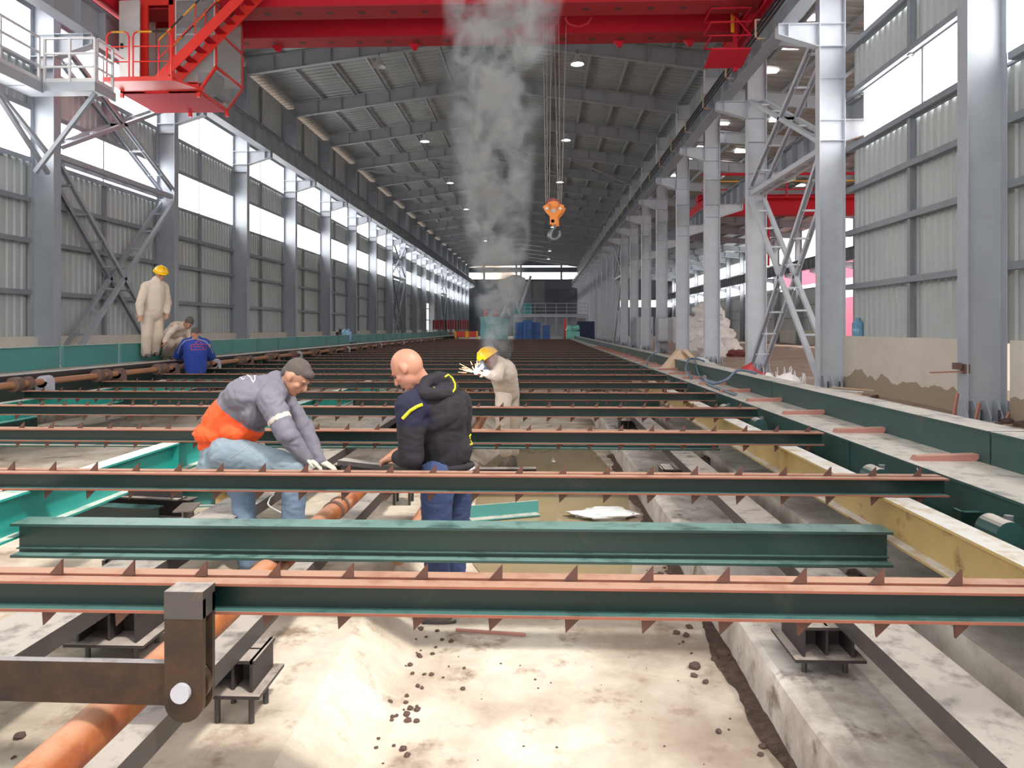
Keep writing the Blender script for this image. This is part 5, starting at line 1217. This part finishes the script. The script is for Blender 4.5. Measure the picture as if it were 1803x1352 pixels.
# ---- generic simpler figure
def figure(label,J,f,u,top,bottom,helmet=None,hair=True,s=1.0,torso=.15,arm=.062,leg=.085,foot=None,fdir=None,vox=.016,skin='skin2',gl=None,hands=None):
    t=thing('person',label,'person')
    g=MB(); at,B=head(g,J['H'],f,u,s)
    cap(g,J['N'],J['H'],.055,.055); cap(g,J['P'],J['C'],.11,.12); cap(g,J['C'],J['N'],.1,.06)
    for k in 'LR':
        limb_seq(g,[J['N'],J['S'+k],J['E'+k],J['W'+k]],[.05,.05,.04,.028]); limb_seq(g,[J['H'+k],J['K'+k],J['A'+k]],[.07,.05,.035])
        hd=(J['W'+k]-J['E'+k]); hand(g,J['W'+k],hd if hands is None else hands,(0,-1,-.3),s*1.05,.5,1 if k=='L' else -1)
    blob('body',g,.011,skin,t,it=2)
    g=MB(); cap(g,J['P']+(J['C']-J['P'])*.05,J['C'],torso*1.08,torso*1.15); cap(g,J['C'],J['N'],torso*1.1,.10)
    for k in 'LR': limb_seq(g,[J['N'].lerp(J['C'],.35),J['S'+k].lerp(J['N'],.25),J['E'+k],J['W'+k]],[.11,arm*1.35,arm*1.12,arm*.85])
    jk=blob('jacket',g,vox,top,t,disp=wrinkle(.013,8,len(label)))
    g=MB(); g.ball(J['P'],(torso*1.02,torso*.95,torso*.9))
    for k in 'LR': limb_seq(g,[J['H'+k],J['K'+k],J['A'+k]],[leg*1.35,leg*1.1,leg*1.0])
    blob('trousers',g,vox,bottom,t,disp=wrinkle(.012,8,len(label)+3))
    for k in 'LR':
        shoe('boot',t,J['A'+k],fdir or f,J['A'+k].z-.09 if foot is None else foot,'shoe')
    if hair: g=MB(); g.ball(at(0,-.018,.024),(.083,.102,.098),B,n=20,k=14); g.build('hair','hair',t,smooth=True)
    for sd_ in (-1,1): g=MB(); g.ball(at(sd_*.032,.082,.003),(.013,.008,.005),B); g.build('eye','hair',t,smooth=True)
    if helmet:
        g=MB(); vs=[]
        pr=[(.135*math.cos(a_),.125*math.sin(a_)) for a_ in [math.pi/2*i/8 for i in range(9)]]
        c0_=at(0,-.01,.035); up=B@Vector((0,0,1))
        g.lathe([(r+.001,h) for r,h in pr],c0_,up,n=28); g.build('helmet','helmet',t,smooth=60)
        h_=[q for q in t.children if q.name.startswith('helmet')][0]; g=MB(); g.ball(at(0,.10,.040),(.085,.06,.010),B); g.ball(at(0,-.01,.036),(.145,.150,.010),B,n=24); g.build('brim','helmet',h_,smooth=True)
        g=MB(); g.path([at(0,-.125,.09),at(0,-.07,.15),at(0,.0,.166),at(0,.07,.15),at(0,.115,.09)],.012); g.build('ridge','helmet',h_,smooth=True)
    return t,jk,at,B
def joints(d): return {k:W(*v) for k,v in d.items()}
# C standing, cream overalls, yellow helmet
JC=joints(dict(H=(283,482,14.5),N=(276,494,14.5),C=(272,512,14.5),P=(268,552,14.5),SL=(293,508,14.75),SR=(251,508,14.3),EL=(295,533,14.75),ER=(246,535,14.2),WL=(294,549,14.6),WR=(247,553,14.2),HL=(278,556,14.65),HR=(260,556,14.4),KL=(277,590,14.5),KR=(259,591,14.35),AL=(272,618,14.6),AR=(257,621,14.4)))
t,jk,at,B=figure('standing man in cream overalls and yellow helmet on the left walkway',JC,(.62,-.62,-.45),(.3,-.3,.9),'cream','trouser_cream',helmet=True,hair=False,torso=.175,leg=.095,arm=.07,hands=Vector((0,-.1,-1)))
draw_on(jk,[W(281,495,13),W(282,510,13),W(283,530,13),W(282,548,13)],0,.005,'jk_band','placket',jk)
# D crouching behind, cream
JD=joints(dict(H=(333,568,14.9),N=(322,574,15.0),C=(312,580,15.1),P=(296,596,15.3),SL=(330,584,15.3),SR=(304,575,14.8),EL=(338,598,15.2),ER=(294,590,14.7),WL=(326,604,14.8),WR=(291,602,14.5),HL=(300,598,15.4),HR=(296,600,15.2),KL=(318,600,15.1),KR=(300,606,14.9),AL=(312,628,15.3),AR=(298,628,15.2)))
for k_ in ('AL','AR'): JD[k_].z=1.29; JD[k_].x-=.1
t,jk,at,B=figure('crouching man in cream overalls leaning over behind the blue-jacketed man',JD,(.30,-.75,-.6),(.5,-.4,.8),'cream','trouser_cream',torso=.15)
# E blue jacket seen from behind
JE=joints(dict(H=(344,588,14.4),N=(344,596,14.45),C=(344,614,14.5),P=(344,652,14.6),SL=(322,607,14.5),SR=(366,607,14.5),EL=(312,626,14.8),ER=(372,628,14.8),WL=(322,634,15.1),WR=(358,632,15.1),HL=(336,656,14.6),HR=(352,656,14.6),KL=(334,692,14.7),KR=(354,692,14.7),AL=(338,722,14.6),AR=(354,722,14.7)))
t,jk,at,B=figure('man in royal blue jacket seen from behind, working at the left shaft',JE,(-.05,.8,-.6),(0,.5,.85),'royal','navy',torso=.19,arm=.075,foot=.20,fdir=(0,1,0))
draw_on(jk,[W(313,622,13),W(318,608,13),W(326,600,13),W(345,596,13),W(362,601,13),W(371,612,13),W(375,622,13)],0,.009,'cab','shoulder_piping',jk)
draw_on(jk,[W(349,599,13),W(343,606.5,13),W(357,606.5,13)],0,.005,'redm','back_triangle',jk,closed=True)
draw_on(jk,[W(336,607,13),W(363,606,13),W(363,615,13),W(337,616,13)],0,.005,'redm','back_box',jk,closed=True)
draw_on(jk,[W(339,611,13),W(342,609,13),W(345,612,13),W(348,609,13),W(351,612,13),W(354,609,13),W(357,612,13),W(360,610,13)],0,.004,'redm','back_lettering',jk)
# F welder
JF=joints(dict(H=(862,634,9.1),N=(876,640,9.2),C=(886,655,9.3),P=(893,690,9.5),SL=(878,652,9.05),SR=(898,648,9.5),EL=(876,664,8.95),ER=(880,664,9.4),WL=(857,657,9.0),WR=(858,659,9.3),HL=(888,692,9.4),HR=(900,692,9.65),KL=(884,728,9.3),KR=(902,730,9.6),AL=(890,795,9.5),AR=(904,793,9.8)))
t,jk,at,B=figure('welder in cream jacket and yellow helmet bending over a cross rail with dark face shield',JF,(-.80,-.15,-.55),(-.5,0,.85),'cream','cream',helmet=True,hair=False,torso=.15,foot=.0,fdir=(-1,-.3,0),gl=True)
for c_ in [x for x in t.children if x.name.startswith('trousers')]: pass
g=MB(); n=10; vs=[]
for i in range(n+1):
    a_=-1.1+2.2*i/n
    for k,(z_,r_) in enumerate(((.06,.125),(-.05,.15),(-.17,.12))): vs.append(at(r_*math.sin(a_),r_*math.cos(a_)*1.15,z_))
g.add(vs,[(i*3+j,i*3+j+1,i*3+j+4,i*3+j+3) for i in range(n) for j in range(2)]); o=g.build('face_shield','visor',t,smooth=True); sm=o.modifiers.new('t','SOLIDIFY'); sm.thickness=.006
g=MB(); g.poly([at(-.05,.180,.015),at(.05,.180,.015),at(.05,.182,-.03),at(-.05,.182,-.03)],(B@Vector((0,.01,0)))); g.build('lens','jug',o)
ap=W(838,656,9.0)
t=thing('welding_torch','welding torch with bright arc and sparks on the cross rail','torch',ap)
hw=JF['WL']-ap
g=MB(); g.path([hw,hw*.5+Vector((0,0,.03)),hw*.12+Vector((0,0,.01))],[.015,.012,.006]); g.build('handle','blk',t)
g=MB(); g.ball((0,0,0),.022); g.build('arc','arc',t)
g=MB(); random.seed(9)
for k in range(34):
    a_=random.uniform(-.4,3.5); L=random.uniform(.04,.22); d_=Vector((math.cos(a_)*-.9-.2,random.uniform(-.4,.4),abs(math.sin(a_))*.8)); s0=random.uniform(.02,.14); g.tube(d_*s0,d_*(s0+L*.5),.0022,.001,n=4)
g.build('sparks','spark',t)['kind']='stuff'
ld=bpy.data.lights.new('arc_light','POINT'); ld.energy=2.5; ld.color=(.72,.82,1); ld.shadow_soft_size=.03; lo_=bpy.data.objects.new('arc_light',ld); COL.objects.link(lo_); lo_.location=ap+Vector((-.02,-.04,.06))
# ------------------------------------------------------------------ welding smoke
def smoke(name,label,base,h,r0,r1,lean,dens,seed):
    g=MB(); n=14; pts=[]
    for i in range(n+1):
        t_=i/n; pts.append((lean*math.sin(t_*2.2)+.10*math.sin(t_*6+seed),0,h*t_))
    g.path(pts,[r0+(r1-r0)*(i/n)**.9 for i in range(n+1)],n=20)
    o=g.build(name,'white',loc=base); o.data.materials.clear()
    m=bpy.data.materials.new('welding_smoke'); m.use_nodes=True; nt=m.node_tree; N=nt.nodes; L=nt.links; N.remove(N['Principled BSDF'])
    v=N.new('ShaderNodeVolumeScatter'); v.inputs['Color'].default_value=(.80,.91,1,1); v.inputs['Anisotropy'].default_value=.2
    tc=N.new('ShaderNodeTexCoord'); s=N.new('ShaderNodeSeparateXYZ'); L.new(tc.outputs['Object'],s.inputs[0])
    def mth(op,a,b=None,c=None):
        x=N.new('ShaderNodeMath'); x.operation=op
        for i,q in enumerate((a,b,c)):
            if q is None: continue
            if isinstance(q,(int,float)): x.inputs[i].default_value=q
            else: L.new(q,x.inputs[i])
        return x.outputs[0]
    tz=mth('DIVIDE',s.outputs[2],h)
    ax=mth('MULTIPLY_ADD',mth('SINE',mth('MULTIPLY',tz,2.2)),lean,mth('MULTIPLY',mth('SINE',mth('MULTIPLY_ADD',tz,6.0,seed)),.10))
    nz_=N.new('ShaderNodeTexNoise'); nz_.inputs['Scale'].default_value=2.6; nz_.inputs['Detail'].default_value=5; nz_.inputs['Roughness'].default_value=.6; nz_.inputs['Distortion'].default_value=.8; L.new(tc.outputs['Object'],nz_.inputs['Vector'])
    dx=mth('SUBTRACT',s.outputs[0],ax); r2=mth('ADD',mth('MULTIPLY',dx,dx),mth('MULTIPLY',s.outputs[1],s.outputs[1]))
    rr=mth('MULTIPLY_ADD',mth('POWER',tz,.9),(r1-r0),r0); q=mth('DIVIDE',mth('SQRT',r2),rr)
    fall=N.new('ShaderNodeMapRange'); fall.inputs[1].default_value=.95; fall.inputs[2].default_value=.1; L.new(q,fall.inputs[0])
    nn=N.new('ShaderNodeMapRange'); nn.inputs[1].default_value=.46; nn.inputs[2].default_value=.64; L.new(nz_.outputs[0],nn.inputs[0])
    thin=N.new('ShaderNodeMapRange'); thin.inputs[1].default_value=0; thin.inputs[2].default_value=1; thin.inputs[3].default_value=.9; thin.inputs[4].default_value=.25; L.new(tz,thin.inputs[0])
    de=mth('MULTIPLY',mth('MULTIPLY',mth('MULTIPLY',fall.outputs[0],nn.outputs[0]),thin.outputs[0]),dens); L.new(de,v.inputs['Density']); L.new(v.outputs[0],N['Material Output'].inputs['Volume'])
    m.cycles.volume_step_rate=1.5 if hasattr(m.cycles,'volume_step_rate') else 1
    o.data.materials.append(m); return tag(o,label,'smoke',kind='stuff')
smoke('welding_smoke','plume of pale blue welding smoke rising from the welder towards the roof',ap+Vector((.10,.1,.02)),4.8,.20,.85,.22,34,1.0)
